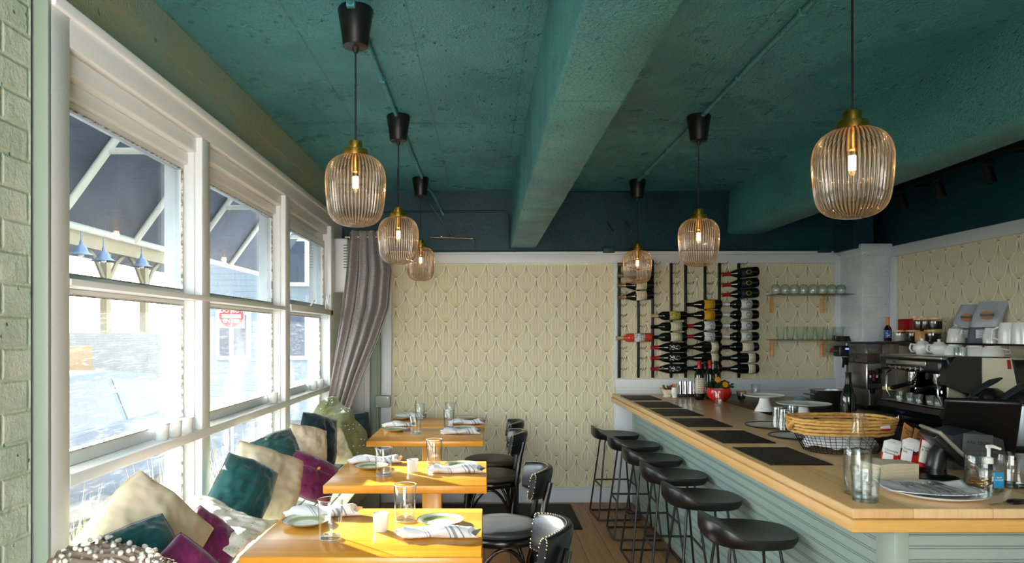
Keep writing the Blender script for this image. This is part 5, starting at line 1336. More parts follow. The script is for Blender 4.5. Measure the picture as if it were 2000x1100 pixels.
spoon('chrome spoon on the serving plate, left of the two spoons', (1.418, 2.150, zc), 1.45); spoon('chrome spoon on the serving plate, right of the two spoons', (1.442, 2.156, zc + .001), 1.45); spoon('chrome table knife lying at the right of the serving plate', (1.470, 2.160, zc), 1.50, True)

# ---------------------------------------------------------------- till side: napkins, chocolate bars, tablets
p = at(1735, 935); o_ = MB()
def ns(u, v): return None
t = thing('paper_napkin_stack', 'stack of cream paper napkins beside the chocolate bars', 'napkin stack', (p.x, p.y, ZB), .15)
for i in range(14):
    z = i * .0042; MB().prism([(-.075, z), (-.03, z + .006), (.03, z - .0 + .004), (.075, z + .002), (.075, z + .0055), (.03, z + .0075), (-.03, z + .0095), (-.075, z + .0035)], lambda u, v, w_: (u, w_, v), -.055, .055).build('paper_napkin', M['paper_cream'] if 'paper_cream' in M else M.setdefault('paper_cream', plain('cream_paper', '#ddd0b2', .8)), t)
M['choc_red'] = plain('red_chocolate_wrapper', '#b5141f', .45); M['choc_white'] = plain('white_chocolate_wrapper', '#dcdcd8', .5); M['choc_tan'] = plain('tan_chocolate_wrapper', '#c98e4e', .5); M['choc_dark'] = plain('dark_plum_chocolate_wrapper', '#39182a', .5); M['ink'] = plain('black_ink', '#111114', .6)
db = P(1765, 925, 2.60); t = thing('chocolate_display', 'black slanted counter display for chocolate bars', 'display stand', (db.x, db.y, ZB))
MB().prism([(-.115, 0), (.12, 0), (.12, .020), (-.115, .012)], lambda u, v, w_: (u, w_, v), -.06, .10).build('tray', M['black_plastic'], t)
MB().prism([(.115, 0), (.12, 0), (.12, .10), (.115, .10)], lambda u, v, w_: (u, w_, v), -.06, .10).build('side', M['black_plastic'], t)
rows = [('choc_red', 'Chocolate Almond', 0), ('choc_dark', 'Toasted Salt', 1), ('choc_tan', 'Maple & Nib', 2)]
for r, (mc, txt, ri) in enumerate(rows):
    for k_ in range(4):
        bt = thing('chocolate_bar', 'chocolate bar in the %s row of the display, %s' % (('left', 'middle', 'right')[r], ('front one facing out', 'second', 'third', 'rearmost')[k_]), 'chocolate bar', (db.x - .088 + r * .068 + k_ * .0155, db.y - .045 + k_ * .014, ZB + .022 + r * .004), 0, 'chocolate bars in the counter display')
        bt.rotation_euler = (-.30, .28, -.18)
        MB().box(-.026, .026, -.005, .005, 0, .105, .001).build('wrapper', (M['choc_white'], M['choc_white'], M['choc_red'])[r], bt)
        m = MB().box(-.0263, .0263, -.0053, .0053, 0, (.062, .062, .07)[r], .0008); m.build('colour_band', (M['choc_red'], M['choc_red'], M['choc_tan'])[r], bt)
        MB().box(-.0264, .0264, -.0056, .0054, 0, .018, .0008).build('colour_band', (M['choc_dark'], M['choc_red'], M['choc_red'])[r], bt)
        if r == 1: MB().box(-.0265, .0265, -.0054, .0054, .058, .072, .0008).build('colour_band', M['choc_dark'], bt)
        MB().box(-.0245, .012, -.0062, -.005, .016, .100, .0004).build('paper_label', M['paper'], bt)
        if k_ == 0:
            text('lettering', txt.replace(' ', '\n', 1), .011, M['ink'], bt, (-.022, -.0068, .068), (pi / 2, 0, 0), 'LEFT', .0002)
    bt = None
for i, (dx, dy, rz) in enumerate(((.0, .09, .35), (.05, .07, .15))):
    b_ = P(1772 + i * 22, 845 + i * 10, 2.68); t = thing('kraft_card', 'brown kraft card with handwriting behind the chocolate bars, %s' % ('left taller one' if i == 0 else 'right lower one'), 'card', b_, 0, 'kraft cards'); t.rotation_euler = (-.2, .5 if i == 0 else .45, rz)
    MB().box(-.026, .026, -.0006, .0006, -.05, .03).build('card', plain('kraft_card', '#b57b3c', .8) if i == 0 else bpy.data.materials['kraft_card'], t)
    text('lettering', 'Organic\nFair' if i == 0 else 'Sea\nSalt', .014, M['ink'], t, (0, -.0009, .004), (pi / 2, 0, 0), ext=.0002)
    MB().cyl((0, .002, -.05), (0, .002, -.12), .002, n=6).build('card_pin', M['black_metal'], t)
# tablet on a black stand, seen edge on
t = thing('tablet_stand', 'tablet till on a black swivel stand, seen almost edge on', 'tablet', (P(1825, 935, 2.5).x, 2.5, ZB))
b0 = t.location; MB().lathe([(0, 0), (.075, 0), (.075, .012), (.03, .022), (.022, .05), (0, .05)], 32).build('stand_base', M['black_plastic'], t)
MB().tube([(0, 0, .04), (.01, 0, .09), (.03, 0, .125)], [.03, .03, .022], 12).build('neck', M['black_plastic'], t)
top_, bot = P(1857, 812, 2.5), P(1899, 918, 2.5); top_ = P(1812, 838, 2.5); ang = math.atan2(P(1895, 918, 2.5).z - top_.z, P(1895, 918, 2.5).x - top_.x)
L0 = (P(1895, 918, 2.5) - top_).length; Mx = Matrix.Translation((top_ + P(1895, 918, 2.5)) / 2 - Vector(b0)) @ Matrix.Rotation(-ang, 4, 'Y') @ Matrix.Rotation(.10, 4, 'X')
MB().box(-L0 / 2, L0 / 2, -.065, .065, 0, .012, .004, Mx).build('tablet_body', plain('silver_tablet_back', '#a9a596', .3, .6), t)
MB().box(-L0 / 2 + .01, L0 / 2 - .05, -.052, .052, -.022, -.0005, .004, Mx).build('cradle', M['black_plastic'], t); MB().box(-L0 / 2 + .02, L0 / 2 - .02, -.058, .058, .0121, .0128, .0, Mx).build('screen', M['black_leather'], t)
MB().box(L0 / 2 - .045, L0 / 2 - .025, -.067, -.062, -.010, -.004, .001, Mx).build('red_clip', M['foil_red'], t)
# small printer with grey lid, white saucer and grey standing panel
t = thing('receipt_printer', 'grey receipt printer behind the tablet stand', 'printer', (P(1885, 900, 2.75).x, 2.75, ZB)); MB().prism([(-.10, 0), (.09, 0), (.10, .05), (.09, .115), (-.02, .15), (-.10, .13)], lambda u, v, w_: (u, w_, v), -.08, .08).build('case', M['grey_plastic'], t); MB().box(-.05, .06, -.086, -.080, .02, .05, .003).build('paper_slot', M['black_plastic'], t)
t = thing('card_reader_panel', 'grey standing customer display panel with faint lettering behind the sanitizer', 'panel', P(1908, 880, 2.66)); t.rotation_euler = (0, .08, -.1)
MB().box(-.053, .053, -.004, .004, -.045, .062, .008).build('panel', plain('mid_grey_plastic', '#4b4c50', .5), t); text('lettering', 'PAX TECH', .017, M['black_plastic'], t, (0, -.0045, .028), (pi / 2, 0, 0), ext=.0003); MB().cyl((0, 0, -.045), (0, 0, ZB - t.location.z + .002), .012, n=12).build('leg', M['black_plastic'], t)
# big till monitor seen from behind
t = thing('till_monitor', 'large black touch monitor seen from behind at the right edge', 'monitor', (2.05, 2.95, ZB))
c = Vector((2.056, 2.935, 1.05)); Mx = Matrix.Translation(c - Vector(t.location)) @ Matrix.Rotation(-.50, 4, 'Z') @ Matrix.Rotation(.62, 4, 'X')
MB().box(-.13, .13, -.014, .014, -.145, .16, .02, Mx, 3).build('screen_back', M['black_plastic'], t); MB().box(-.08, .08, .013, .04, -.10, .06, .012, Mx).build('rear_housing', M['black_plastic'], t)
m = MB(); m.tube([(0, .03, .01), (.02, .03, .08), (.04, .0, .15)], [.05, .03, .035], 12); m.build('stand', M['black_plastic'], t); MB().box(-.10, .12, -.07, .12, 0, .012, .005).build('stand_base', M['black_plastic'], t)
p = at(1880, 846); tag(MB().lathe([(0, .002), (.05, .002), (.075, .012), (.074, .014), (.05, .005), (0, .005)], 36).build('saucer', M['porcelain']), 'white saucer behind the tablet stand', 'saucer').location = (1.90, 3.12, ZB)
# sanitizer pump bottle
p = at(1931, 966); t = thing('sanitizer_bottle', 'clear pump bottle of hand sanitizer with blue label', 'bottle', (p.x, p.y, ZB))
MB().lathe([(0, 0), (.030, 0), (.032, .004), (.032, .085), (.024, .096), (.012, .100), (.012, .105), (0, .105)], 28, M=Matrix.Diagonal((1, .7, 1, 1))).build('bottle_body', M['water'], t); MB().box(.002, .0335, -.0215, -.019, .025, .075, .002).build('blue_label', plain('blue_sanitizer_label', '#1d8fc4', .4), t)
text('lettering', 'hand\nsanitizer', .008, M['paper'], t, (.018, -.0225, .055), (pi / 2, 0, 0), ext=.0002)
MB().lathe([(0, .10), (.013, .10), (.013, .118), (.008, .12), (.005, .122), (.005, .15), (0, .15)], 20).build('pump_collar', M['paper'], t); MB().tube([(-.006, 0, .153), (.012, 0, .155), (.036, -.004, .146)], [.007, .006, .004], 8).build('pump_nozzle', M['paper'], t)
# tip jars, keys, pens
for i, (px, py, r, h, lb) in enumerate(((1947, 965, .055, .115, 'large clear glass jar with coins and cards, behind the sanitizer'), (2000, 958, .05, .11, 'clear glass jar cut off by the right edge'))):
    p = at(px, py); t = thing('glass_jar', lb, 'jar', (p.x, p.y + .06, ZB), 0, None); MB().lathe([(r * .95, 0), (r, .005), (r, h), (r * .985, h + .002), (r * .97, h)], 36, cap=False).build('jar_body', M['glass'], t); MB().lathe([(0, .001), (r * .95, .001), (r * .97, .01), (0, .012)], 30).build('base', M['glass'], t)
    if i == 0:
        m = MB(); rn = random.Random(2)
        for k_ in range(30):
            a = rn.random() * 6.28; q = rn.random() * .035; m.lathe([(0, 0), (.010, 0), (.010, .0018), (0, .0018)], 12, M=Matrix.Translation((q * math.cos(a), q * math.sin(a), .014 + k_ * .0007)) @ Matrix.Rotation(rn.uniform(-.3, .3), 4, 'X'))
        m.build('coins', M['brass'], t)['kind'] = 'stuff'
p = at(1985, 985); t = thing('key_ring', 'black car key with small keys by the right edge of the bar', 'keys', (p.x, p.y, ZB + .002), .2)
MB().lathe([(0, 0), (.018, 0), (.022, .006), (.018, .012), (0, .013)], 20, M=Matrix.Diagonal((1.6, .8, 1, 1))).build('key_fob', M['black_plastic'], t); MB().box(-.10, -.03, -.004, .004, 0, .003, .001).build('key', M['brass'], t)
MB().tube([(-.03 + .012 * math.cos(a), .012 * math.sin(a), .004) for a in [2 * pi * k_ / 16 for k_ in range(16)]], .0012, 5, closed=True).build('ring', M['steel'], t)
# ---------------------------------------------------------------- shelf on the right wall
XS = 3.12
def on_shelf(px, z=1.385, x=XS): return Vector((x, x * F / (px - CX), z))
t = thing('wall_shelf', 'long dark glass shelf on the right wall above the coffee machine', 'shelf', (3.15, 4.3, 1.38))
MB().box(3.05, XR - .002, 2.9, 5.52, 1.374, 1.384, .002).build('board', M['dark_glass'] if 'dark_glass' in M else M.setdefault('dark_glass', plain('dark_shelf_glass', '#0e1614', .12, 0, .6)), t, world=True)
for y in (3.3, 4.0, 4.55, 5.25): MB().box(3.08, XR - .002, y - .010, y + .010, 1.22, 1.373, .002).build('bracket', M['bar_edge'], t, world=True) if False else MB().prism([(XR - .03, 1.22), (XR - .002, 1.22), (XR - .002, 1.373), (3.08, 1.373), (3.08, 1.355), (XR - .03, 1.34)], lambda u, v, w_: (u, w_, v), y - .010, y + .010).build('bracket', M['dark_wood'], t, world=True)
SZ = 1.3845
p = on_shelf(1734); t = thing('hot_sauce_bottle', 'slim dark bottle with orange top and blue label at the left end of the shelf', 'bottle', (p.x, p.y, SZ))
MB().lathe([(0, 0), (.027, 0), (.028, .005), (.028, .09), (.02, .11), (.010, .125), (.010, .19), (0, .19)], 24).build('bottle_body', plain('deep_red_liquid', '#2a0808', .1), t); MB().lathe([(.011, .122), (.012, .18), (.013, .19), (0, .19)], 20).build('neck_sleeve', plain('orange_sleeve', '#e07b10', .4), t)
MB().lathe([(.0285, .025), (.0285, .085)], 24, cap=False).build('label', label_mat('blue_picture_label', '#2b6fb0', '#e5e2d0', 'scrawl'), t, mods=[('SOLIDIFY', dict(thickness=.0005))])
M['tin_red'] = label_mat('red_tin_print', '#a3171b', '#7c1014', 'scrawl')
for i, (px, y_, w_, h) in enumerate(((1767, 0, .065, .17), (1786, .03, .05, .17), (1800, .03, .05, .17))):
    p = on_shelf(px, x=3.2); t = thing('tea_tin', 'red tea tin at the back of the wall shelf, %s' % ('the largest, with fruit picture', 'left one with white lid', 'right one with white lid')[i], 'tin', (p.x, p.y, SZ), 0, 'red tea tins')
    MB().box(-w_ / 2, w_ / 2, -w_ / 2, w_ / 2, 0, h, .004).build('tin_body', M['tin_red'], t)
    if i: MB().lathe([(0, h), (.014, h), (.014, h + .018), (0, h + .018)], 20).build('lid', M['paper'], t)
    else: MB().lathe([(0, 0), (.016, 0), (.016, .001), (0, .001)], 20, M=Matrix.Translation((-.005, -w_ / 2 - .001, .05)) @ Matrix.Rotation(pi / 2, 4, 'X')).build('fruit_picture', plain('yellow_fruit', '#d8a51f', .5), t)
def jar(px, z, r, h, content, label, x=3.13):
    p = on_shelf(px, x=x); t = thing('tea_jar', label, 'jar', (p.x, p.y, z), 0, 'bamboo lidded jars on the shelf')
    MB().lathe([(0, .002), (r * .95, .001), (r, .006), (r, h - .012), (r * .99, h - .010)], 30).build('jar_body', M['glass'], t); MB().lathe([(0, .004), (r * .92, .004), (r * .92, h * .7), (0, h * .72)], 24).build('contents', content, t); MB().lathe([(0, h - .012), (r * 1.03, h - .012), (r * 1.03, h), (0, h)], 30).build('bamboo_lid', M['bar_edge'], t)
dk = plain('dark_tea_leaves', '#1c1512', .8, bump=(200, .8, .004)); wt = plain('pale_sugar', '#c9c6bd', .8)
jar(1757, SZ, .045, .085, wt, 'bamboo lidded jar of pale sugar, bottom row left'); jar(1783, SZ, .045, .085, dk, 'bamboo lidded jar of dark tea, bottom row with round label'); jar(1822, SZ, .052, .085, dk, 'bamboo lidded jar of dark tea, bottom row right end')
jar(1795, SZ + .087, .036, .082, dk, 'bamboo lidded jar of dark tea stacked on top, left'); jar(1808, SZ + .087, .034, .082, dk, 'bamboo lidded jar of dark tea stacked on top, middle', 3.15); jar(1826, SZ + .087, .045, .082, dk, 'bamboo lidded jar of dark tea stacked on top, right')
p = on_shelf(1803, x=3.10); tag(MB().box(-.04, .04, -.035, .035, 0, .075, .004).build('bamboo_box', M['bar_edge']), 'plain bamboo box between the lidded jars', 'box').location = (p.x - .0, p.y, SZ)
# coffee bags
def bag(px, label, w_, h, x=3.14, rz=.2):
    p = on_shelf(px, x=x); t = thing('coffee_bag', label, 'bag', (p.x, p.y, SZ), rz, 'silver coffee bags'); 
    def f(u, v):
        a = 2 * pi * u; e = .55; c, s_ = math.cos(a), math.sin(a); tk = .055 * (1 - v ** 2.2 * .75); ww = w_ / 2 * (1 - .12 * v + .03 * mnoise.noise(Vector((v * 5, a, px))))
        return (ww * math.copysign(abs(c) ** e, c) + .05 * v * v, tk * math.copysign(abs(s_) ** e, s_) + .03 * v * v, h * v + .012 * mnoise.noise(Vector((c * 2, s_ * 2, v * 4 + px))) * v)
    MB().grid(40, 16, f, closed_x=True).build('bag_body', M['foil_bag'], t)
    MB().grid(40, 5, lambda u, v: tuple(q * (1.015 if i_ < 2 else 1) for i_, q in enumerate(f(u, v * .38))), closed_x=True).build('grey_lower_band', M['grey_band'], t)
    MB().box(-w_ / 2 + .05, w_ / 2, -.064, -.059, .03, .085, .001).build('paper_label', label_mat('bag_text_label', '#d5d7d9', '#55585d', 'lines') if 'bag_text_label' not in bpy.data.materials else bpy.data.materials['bag_text_label'], t)
    Mx = Matrix.Translation((.02, -.058, h * .66)) @ Matrix.Rotation(pi / 2 + .25, 4, 'X'); s_ = MB().lathe([(0, -.002), (.034, -.002), (.036, .001), (0, .001)], 30, M=Mx @ Matrix.Diagonal((1, .75, 1, 1))).build('oval_badge', plain('copper_badge', '#a8744a', .5) if 'copper_badge' not in bpy.data.materials else bpy.data.materials['copper_badge'], t)
    MB().box(-.036, .036, -.004, .009, -.006, .006, .001, Mx @ Matrix.Translation((0, 0, .001))).build('badge_band', M['grey_band'], s_)
M['foil_bag'] = plain('silver_foil_bag', '#b9c0c8', .38, .35, .5, (16, .6, .01)); M['grey_band'] = plain('slate_grey_print', '#4a505e', .5)
bag(1884, 'silver coffee bag with oval badge on the shelf, left one', .165, .25, x=3.165, rz=-.7); bag(1922, 'silver coffee bag with oval badge on the shelf, right one', .175, .265, x=3.165, rz=-.7)
def mug_up(name, label, px, r0, r1, h, z, x, mat='porcelain', handle=None, grp='white cups'):
    p = on_shelf(px, x=x); t = thing(name, label, 'cup', (p.x, p.y, z), 0, grp); MB().lathe([(r1, 0), (r1 * .97, h * .5), (r0 * 1.05, h * .92), (r0, h), (0, h)], 32, cap=False).build('cup_body', M[mat], t)
    if handle: a = handle; MB().tube([(r1 * .95 * math.cos(a), r1 * .95 * math.sin(a), h * .2), ((r1 + .03) * math.cos(a), (r1 + .03) * math.sin(a), h * .3), ((r1 + .028) * math.cos(a), (r1 + .028) * math.sin(a), h * .65), (r0 * 1.1 * math.cos(a), r0 * 1.1 * math.sin(a), h * .8)], .006, 8).build('handle', M[mat], t)
t = thing('creamer_pot', 'white lidded pot in front of the left coffee bag on the shelf', 'pot', (0, 0, 0)); p = on_shelf(1867, x=3.10); t.location = (p.x, p.y, SZ)
MB().lathe([(0, 0), (.052, 0), (.054, .015), (.044, .085), (.040, .092), (0, .095)], 32).build('pot_body', M['porcelain'], t); MB().lathe([(0, .095), (.036, .095), (.02, .105), (.010, .112), (.012, .120), (0, .125)], 24).build('lid', M['porcelain'], t); MB().tube([(0, -.045, .05), (-.008, -.07, .07), (-.012, -.08, .088)], [.014, .010, .006], 8).build('spout', M['porcelain'], t)
mug_up('upturned_cup', 'white cup upside down in front of the coffee bags', 1936, .032, .045, .095, SZ, 3.10)
for i, px in enumerate((1972, 1998)): mug_up('upturned_mug', 'large white mug upside down at the right end of the shelf, %s' % ('left one' if i == 0 else 'right one'), px, .050, .058, .125, SZ, 3.10, handle=None if i else 2.7)
# ---------------------------------------------------------------- coffee machine
ZBC = .9255; MB_ = plain('black_machine_enamel', '#15171b', .28, 0, .6); ML = plain('pale_mirror_panel', '#e8e6d4', .14, .35)
t = thing('espresso_machine', 'black and chrome two-group espresso machine below the wall shelf', 'coffee machine', (2.7, 4.1, ZBC))
X0 = 2.50
MB().box(2.66, 3.0, 3.84, 4.46, 1.0, 1.30, .01).build('body', MB_, t, world=True)
m = MB(); m.prism([(2.468, 1.17), (2.474, 1.25), (2.52, 1.315), (2.56, 1.322), (2.815, 1.318), (2.84, 1.30), (2.875, 1.09), (2.875, 1.0), (2.66, 1.0), (2.66, 1.10)], lambda u, v, w_: (u, w_, v), 3.79, 3.84); m.build('side_panel', MB_, t, world=True)
m = MB(); m.prism([(2.667, 1.315), (2.82, 1.313), (2.862, 1.10), (2.667, 1.10)], lambda u, v, w_: (u, w_, v), 3.784, 3.79); m.build('mirror_inlay', ML, t, world=True)
MB().prism([(2.795, 1.305), (2.812, 1.304), (2.818, 1.255), (2.800, 1.255)], lambda u, v, w_: (u, w_, v), 3.780, 3.785).build('red_flag_badge', M['foil_red'], t, world=True)
MB().box(2.48, 2.98, 3.84, 4.44, 1.30, 1.318, .004).build('cup_tray', M['steel'], t, world=True)
MB().box(2.47, 2.66, 3.84, 4.42, 1.225, 1.30, .015).build('control_panel', MB_, t, world=True)
MB().box(2.463, 2.470, 3.95, 4.34, 1.262, 1.288, .002).build('silver_name_strip', M['steel'], t, world=True)
text('lettering', 'REX', .016, M['ink'], t, Vector((2.4625, 4.25, 1.275)) - Vector(t.location), (pi / 2, 0, -pi / 2))
for i in range(8): MB().cyl((2.462, 4.34 - i * .05, 1.243), (2.472, 4.34 - i * .05, 1.243), .010, n=14).build('button', M['chrome'], t, world=True)
MB().box(2.66, 2.664, 3.86, 4.42, 1.03, 1.22, .001).build('back_splash', plain('satin_splash_plate', '#9a9d9c', .3, .2), t, world=True)
MB().box(2.52, 2.66, 3.845, 3.86, 1.03, 1.225, .003).build('end_cheek', M['steel'], t, world=True)
for k_, y in enumerate((4.02, 4.26)):
    g_ = MB().lathe([(0, .0), (.034, 0), (.036, .01), (.036, .06), (.028, .065), (0, .065)], 24, (2.59, y, 1.155)).build('group_head', M['chrome'], t, world=True)
    pf = thing('portafilter', 'black handled portafilter locked in the espresso machine, %s' % ('near one' if k_ == 0 else 'far one'), 'portafilter', (2.59, y, 1.15), 0, 'portafilters')
    MB().lathe([(0, -.03), (.02, -.03), (.033, -.012), (.034, 0), (0, 0)], 24).build('basket', M['chrome'], pf); MB().tube([(-.03, 0, -.008), (-.06, -.005, -.012), (-.14, -.015, -.03), (-.15, -.016, -.032)], [.007, .012, .015, .010], 10).build('handle', M['black_plastic'], pf)
    MB().tube([(.0, -.012, -.03), (-.0, -.014, -.045)], .005, 6).build('spout', M['chrome'], pf)
for y in (3.90, 4.40):
    MB().tube([(2.53, y, 1.22), (2.50, y, 1.20), (2.495, y - .01, 1.10), (2.51, y - .015, 1.055)], .0055, 8).build('steam_wand', M['chrome'], t, world=True); MB().cyl((2.465, y, 1.21), (2.44, y, 1.21), .018, n=16).build('steam_knob', M['black_plastic'], t, world=True)
m = MB(); m.prism([(2.46, 1.0), (2.47, 1.03), (2.68, 1.035), (2.68, .965), (2.50, .955)], lambda u, v, w_: (u, w_, v), 3.83, 4.44); m.build('drip_tray', MB_, t, world=True)
MB().box(2.475, 2.66, 3.85, 4.42, 1.0355, 1.040, .001).build('drip_grate', M['steel'], t, world=True); text('lettering', 'Wega', .036, plain('blue_script', '#2a3f86', .4), t, Vector((2.473, 4.2, .985)) - Vector(t.location), (pi / 2 - .6, 0, -pi / 2))
for x, y in ((2.55, 3.90), (2.55, 4.36), (2.93, 3.90), (2.93, 4.36)): MB().cyl((x, y, ZBC), (x, y, 1.005), .022, n=18).build('foot', M['chrome'], t, world=True)
MB().cyl((2.6615, 3.93, 1.135), (2.6595, 3.93, 1.135), .028, n=24).build('round_sticker', M['ink'], t, world=True)
jg = tag(MB().lathe([(0, 0), (.022, 0), (.024, .05), (.023, .051), (.021, .004)], 20).build('espresso_glass', M['glass_shelf_w']), 'e', 'glass')
for i, (x, y) in enumerate(((2.54, 4.33), (2.54, 4.22), (2.53, 4.12), (2.54, 4.03), (2.53, 3.94))):
    o = jg if i == 0 else jg.copy()
    if i: COL.objects.link(o)
    o.location = (x, y, 1.0405); tag(o, 'small espresso glass on the drip tray, %s from the camera' % ['fifth', 'fourth', 'third', 'second', 'first'][i], 'glass', 'espresso glasses on the drip tray')
# teapots and cups on top of the machine
def teapot(label, px, d, s=1.0, rz=0):
    p = P(px, 697, d); t = thing('teapot', label, 'teapot', (p.x, d, 1.3185), rz, 'white teapots on the coffee machine'); t.scale = (s,) * 3
    MB().lathe([(0, 0), (.032, 0), (.036, .006), (.052, .03), (.050, .052), (.034, .068), (0, .070)], 32).build('pot_body', M['porcelain'], t); MB().lathe([(0, .069), (.034, .068), (.026, .078), (.010, .082), (.008, .088), (.012, .096), (0, .100)], 24).build('lid', M['porcelain'], t)
    MB().tube([(-.045, 0, .058), (-.075, 0, .062), (-.082, 0, .035), (-.070, 0, .015), (-.045, 0, .015)], .006, 8).build('handle', M['porcelain'], t); MB().tube([(.040, -.0, .025), (.062, 0, .040), (.072, 0, .062)], [.012, .009, .006], 8).build('spout', M['porcelain'], t)
teapot('white teapot with open handle, left one on the coffee machine', 1801, 4.36, 1.0, .1); teapot('white teapot turned end on, right one on the coffee machine', 1834, 4.22, .95, -1.2)
def topcup(label, px, d, r0, r1, h, hd=None):
    p = P(px, 697, d); t = thing('upturned_cup', label, 'cup', (p.x, d, 1.3185), 0, 'white cups on the coffee machine'); MB().lathe([(r1, 0), (r1 * .98, h * .3), (r0 * 1.25, h * .85), (r0, h * .93), (r0, h), (0, h)], 36, cap=False).build('cup_body', M['porcelain'], t)
    if hd is not None: MB().tube([(r1 * .95, -.01, h * .2), (r1 + .035, -.012, h * .3), (r1 + .025, -.012, h * .6), (r0 * 1.3, -.01, h * .75)], .005, 8).build('handle', M['porcelain'], t)
topcup('white cup upside down beside the small clear glasses on the coffee machine', 1862, 4.15, .026, .048, .062); topcup('wide white cup upside down with handle, middle one on the coffee machine', 1903, 4.02, .036, .058, .058, 1); topcup('wide white cup upside down with handle, right one on the coffee machine', 1938, 3.95, .036, .058, .056, 1)
for i, px in enumerate((1872, 1880)):
    o = jg.copy(); COL.objects.link(o); p = P(px, 697, 4.02 - i * .03); o.location = (p.x, p.y, 1.3185); tag(o, 'small clear glass on the coffee machine, %s' % ('left one' if i == 0 else 'right one'), 'glass', 'small glasses on the coffee machine')
# ---------------------------------------------------------------- grinder, brewer, airpots
t = thing('coffee_grinder', 'steel twin-hopper coffee grinder with black keypad', 'grinder', (2.78, 5.0, ZBC))
x0, x1, y0, y1 = 2.625, 2.85, 4.86, 5.14
MB().box(x0 + .03, x1, y0 + .02, y1, ZBC, 1.30, .008).build('body', M['steel'], t, world=True); m = MB(); m.box(x0, x0 + .10, y0, y0 + .25, 1.06, 1.24, .008); m.build('front_housing', M['steel'], t, world=True)
kp = MB().box(x0 + .006, x0 + .098, y0 - .004, y0, 1.10, 1.19, .002).build('keypad', M['ink'], t, world=True)
for i, (dx, dz) in enumerate(((.025, .05), (.07, .05), (.048, .03), (.048, .055))): MB().box(x0 + dx - .006, x0 + dx + .006, y0 - .006, y0 - .004, 1.10 + dz - .01, 1.10 + dz + .008, .001).build('key', M['paper'] if i < 2 else M['foil_red'], kp, world=True)
hp = thin_glass('smoky_hopper_plastic', '#d8cbb8', '#6b5a4a', .9, lambda g: .12)
for i, (a, b) in enumerate(((x0, x0 + .105), (x0 + .112, x0 + .225))):
    h_ = MB().box(a, b, y0, y0 + .24, 1.20 if i else 1.24, 1.375, .006).build('hopper', hp, t, world=True); MB().box(a + .008, b - .008, y0 + .008, y0 + .23, 1.205 if i else 1.245, 1.30 + .0 * i, .004).build('beans', plain('coffee_beans', '#3a1d10', .6, bump=(150, 1, .006)) if 'coffee_beans' not in bpy.data.materials else bpy.data.materials['coffee_beans'], h_, world=True)
MB().box(x0 - .01, x0 + .235, y0 - .01, y0 + .26, 1.375, 1.385, .003).build('hopper_lid', M['grey_plastic'], t, world=True); MB().cyl((x0 + .05, y0 + .02, 1.06), (x0 + .05, y0 + .02, 1.03), .022, .015, 16).build('chute', M['black_plastic'], t, world=True)
MB().box(x0 - .02, x0 + .12, y0 - .03, y0 + .2, ZBC, .95, .005).build('base_tray', M['black_plastic'], t, world=True)
t = thing('coffee_brewer', 'wide steel coffee brewer with black funnels behind the grinder', 'coffee brewer', (2.82, 5.35, ZBC))
MB().box(2.66, 2.98, 5.2, 5.48, 1.28, 1.38, .008).build('steel_head', M['steel'], t, world=True); MB().box(2.80, 3.0, 5.22, 5.48, ZBC, 1.28, .008).build('column', M['black_plastic'], t, world=True)
MB().box(2.59, 2.70, 5.16, 5.26, 1.275, 1.355, .008).build('display_head', M['black_plastic'], t, world=True); MB().box(2.632, 2.66, 5.156, 5.161, 1.325, 1.338).build('blue_screen', emit('blue_lcd', '#5a6cf0', .9), t, world=True)
MB().cyl((2.66, 5.25, 1.385), (2.66, 5.25, 1.425), .055, .045, 24).build('funnel_top', M['black_plastic'], t, world=True); MB().box(2.585, 2.60, 5.24, 5.26, 1.39, 1.43, .004).build('funnel_handle', M['black_plastic'], t, world=True)
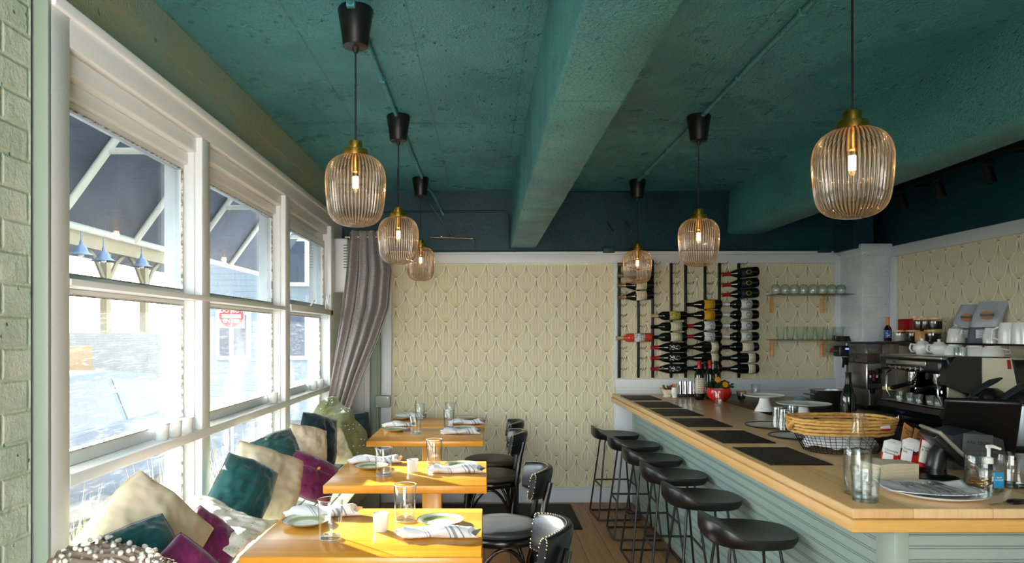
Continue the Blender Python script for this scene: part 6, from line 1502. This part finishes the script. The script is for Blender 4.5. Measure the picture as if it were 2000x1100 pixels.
MB().cyl((2.66, 5.15, 1.27), (2.66, 5.15, 1.215), .055, .035, 24).build('funnel', M['black_plastic'], t, world=True); MB().tube([(2.60, 5.12, 1.25), (2.585, 5.10, 1.20)], .008, 8).build('handle', M['black_plastic'], t, world=True)
m = MB(); m.tube([(2.60, 5.2, 1.315), (2.56, 5.2, 1.315), (2.555, 5.2, 1.30)], .008, 8); m.build('tap', M['chrome'], t, world=True); MB().tube([(2.565, 5.2, 1.325), (2.55, 5.19, 1.335), (2.53, 5.18, 1.305)], .006, 8).build('tap_lever', M['foil_red'], t, world=True)
t = thing('lidded_canister', 'clear canister with wooden lid beside the espresso machine', 'canister', (2.66, 4.62, ZBC)); MB().lathe([(0, .001), (.05, .001), (.052, .006), (.052, .15), (.05, .152)], 28).build('canister_body', M['glass'], t); MB().lathe([(0, .006), (.046, .006), (.046, .09), (0, .095)], 24).build('contents', dk, t); MB().lathe([(0, .152), (.054, .152), (.054, .172), (0, .172)], 28).build('wooden_lid', M['bar_edge'], t)
def airpot(label, px, d):
    p = P(px, 800, d); t = thing('airpot', label, 'airpot', (p.x, d, ZBC), 0, 'steel airpots'); sm_ = plain('satin_airpot_steel', '#a9b4bd', .35, .8) if 'satin_airpot_steel' not in bpy.data.materials else bpy.data.materials['satin_airpot_steel']
    MB().lathe([(0, 0), (.075, 0), (.078, .01), (.078, .185), (.07, .19), (0, .19)], 36).build('steel_body', sm_, t); MB().lathe([(.079, .186), (.079, .20), (.072, .215), (.066, .235), (.045, .25), (0, .252)], 32).build('black_top', M['black_plastic'], t)
    MB().tube([(-.09, -.02, .215), (-.04, -.01, .25), (.03, 0, .285), (.07, 0, .30)], [.010, .022, .024, .010], 10, flat=(1.2, .35)).build('lever', M['grey_plastic'], t); MB().tube([(-.05, -.05, .22), (-.085, -.08, .215), (-.09, -.085, .20)], .011, 8).build('spout', M['black_plastic'], t); MB().tube([(.05, -.05, .12), (-.02, -.09, .19), (-.06, -.07, .21)], .005, 6).build('carry_handle', M['black_plastic'], t)
airpot('steel airpot with black lever top, left of two beside the coffee machine', 1928, 3.50); airpot('steel airpot with black lever top, right of two, cut by the edge', 1992, 3.32)
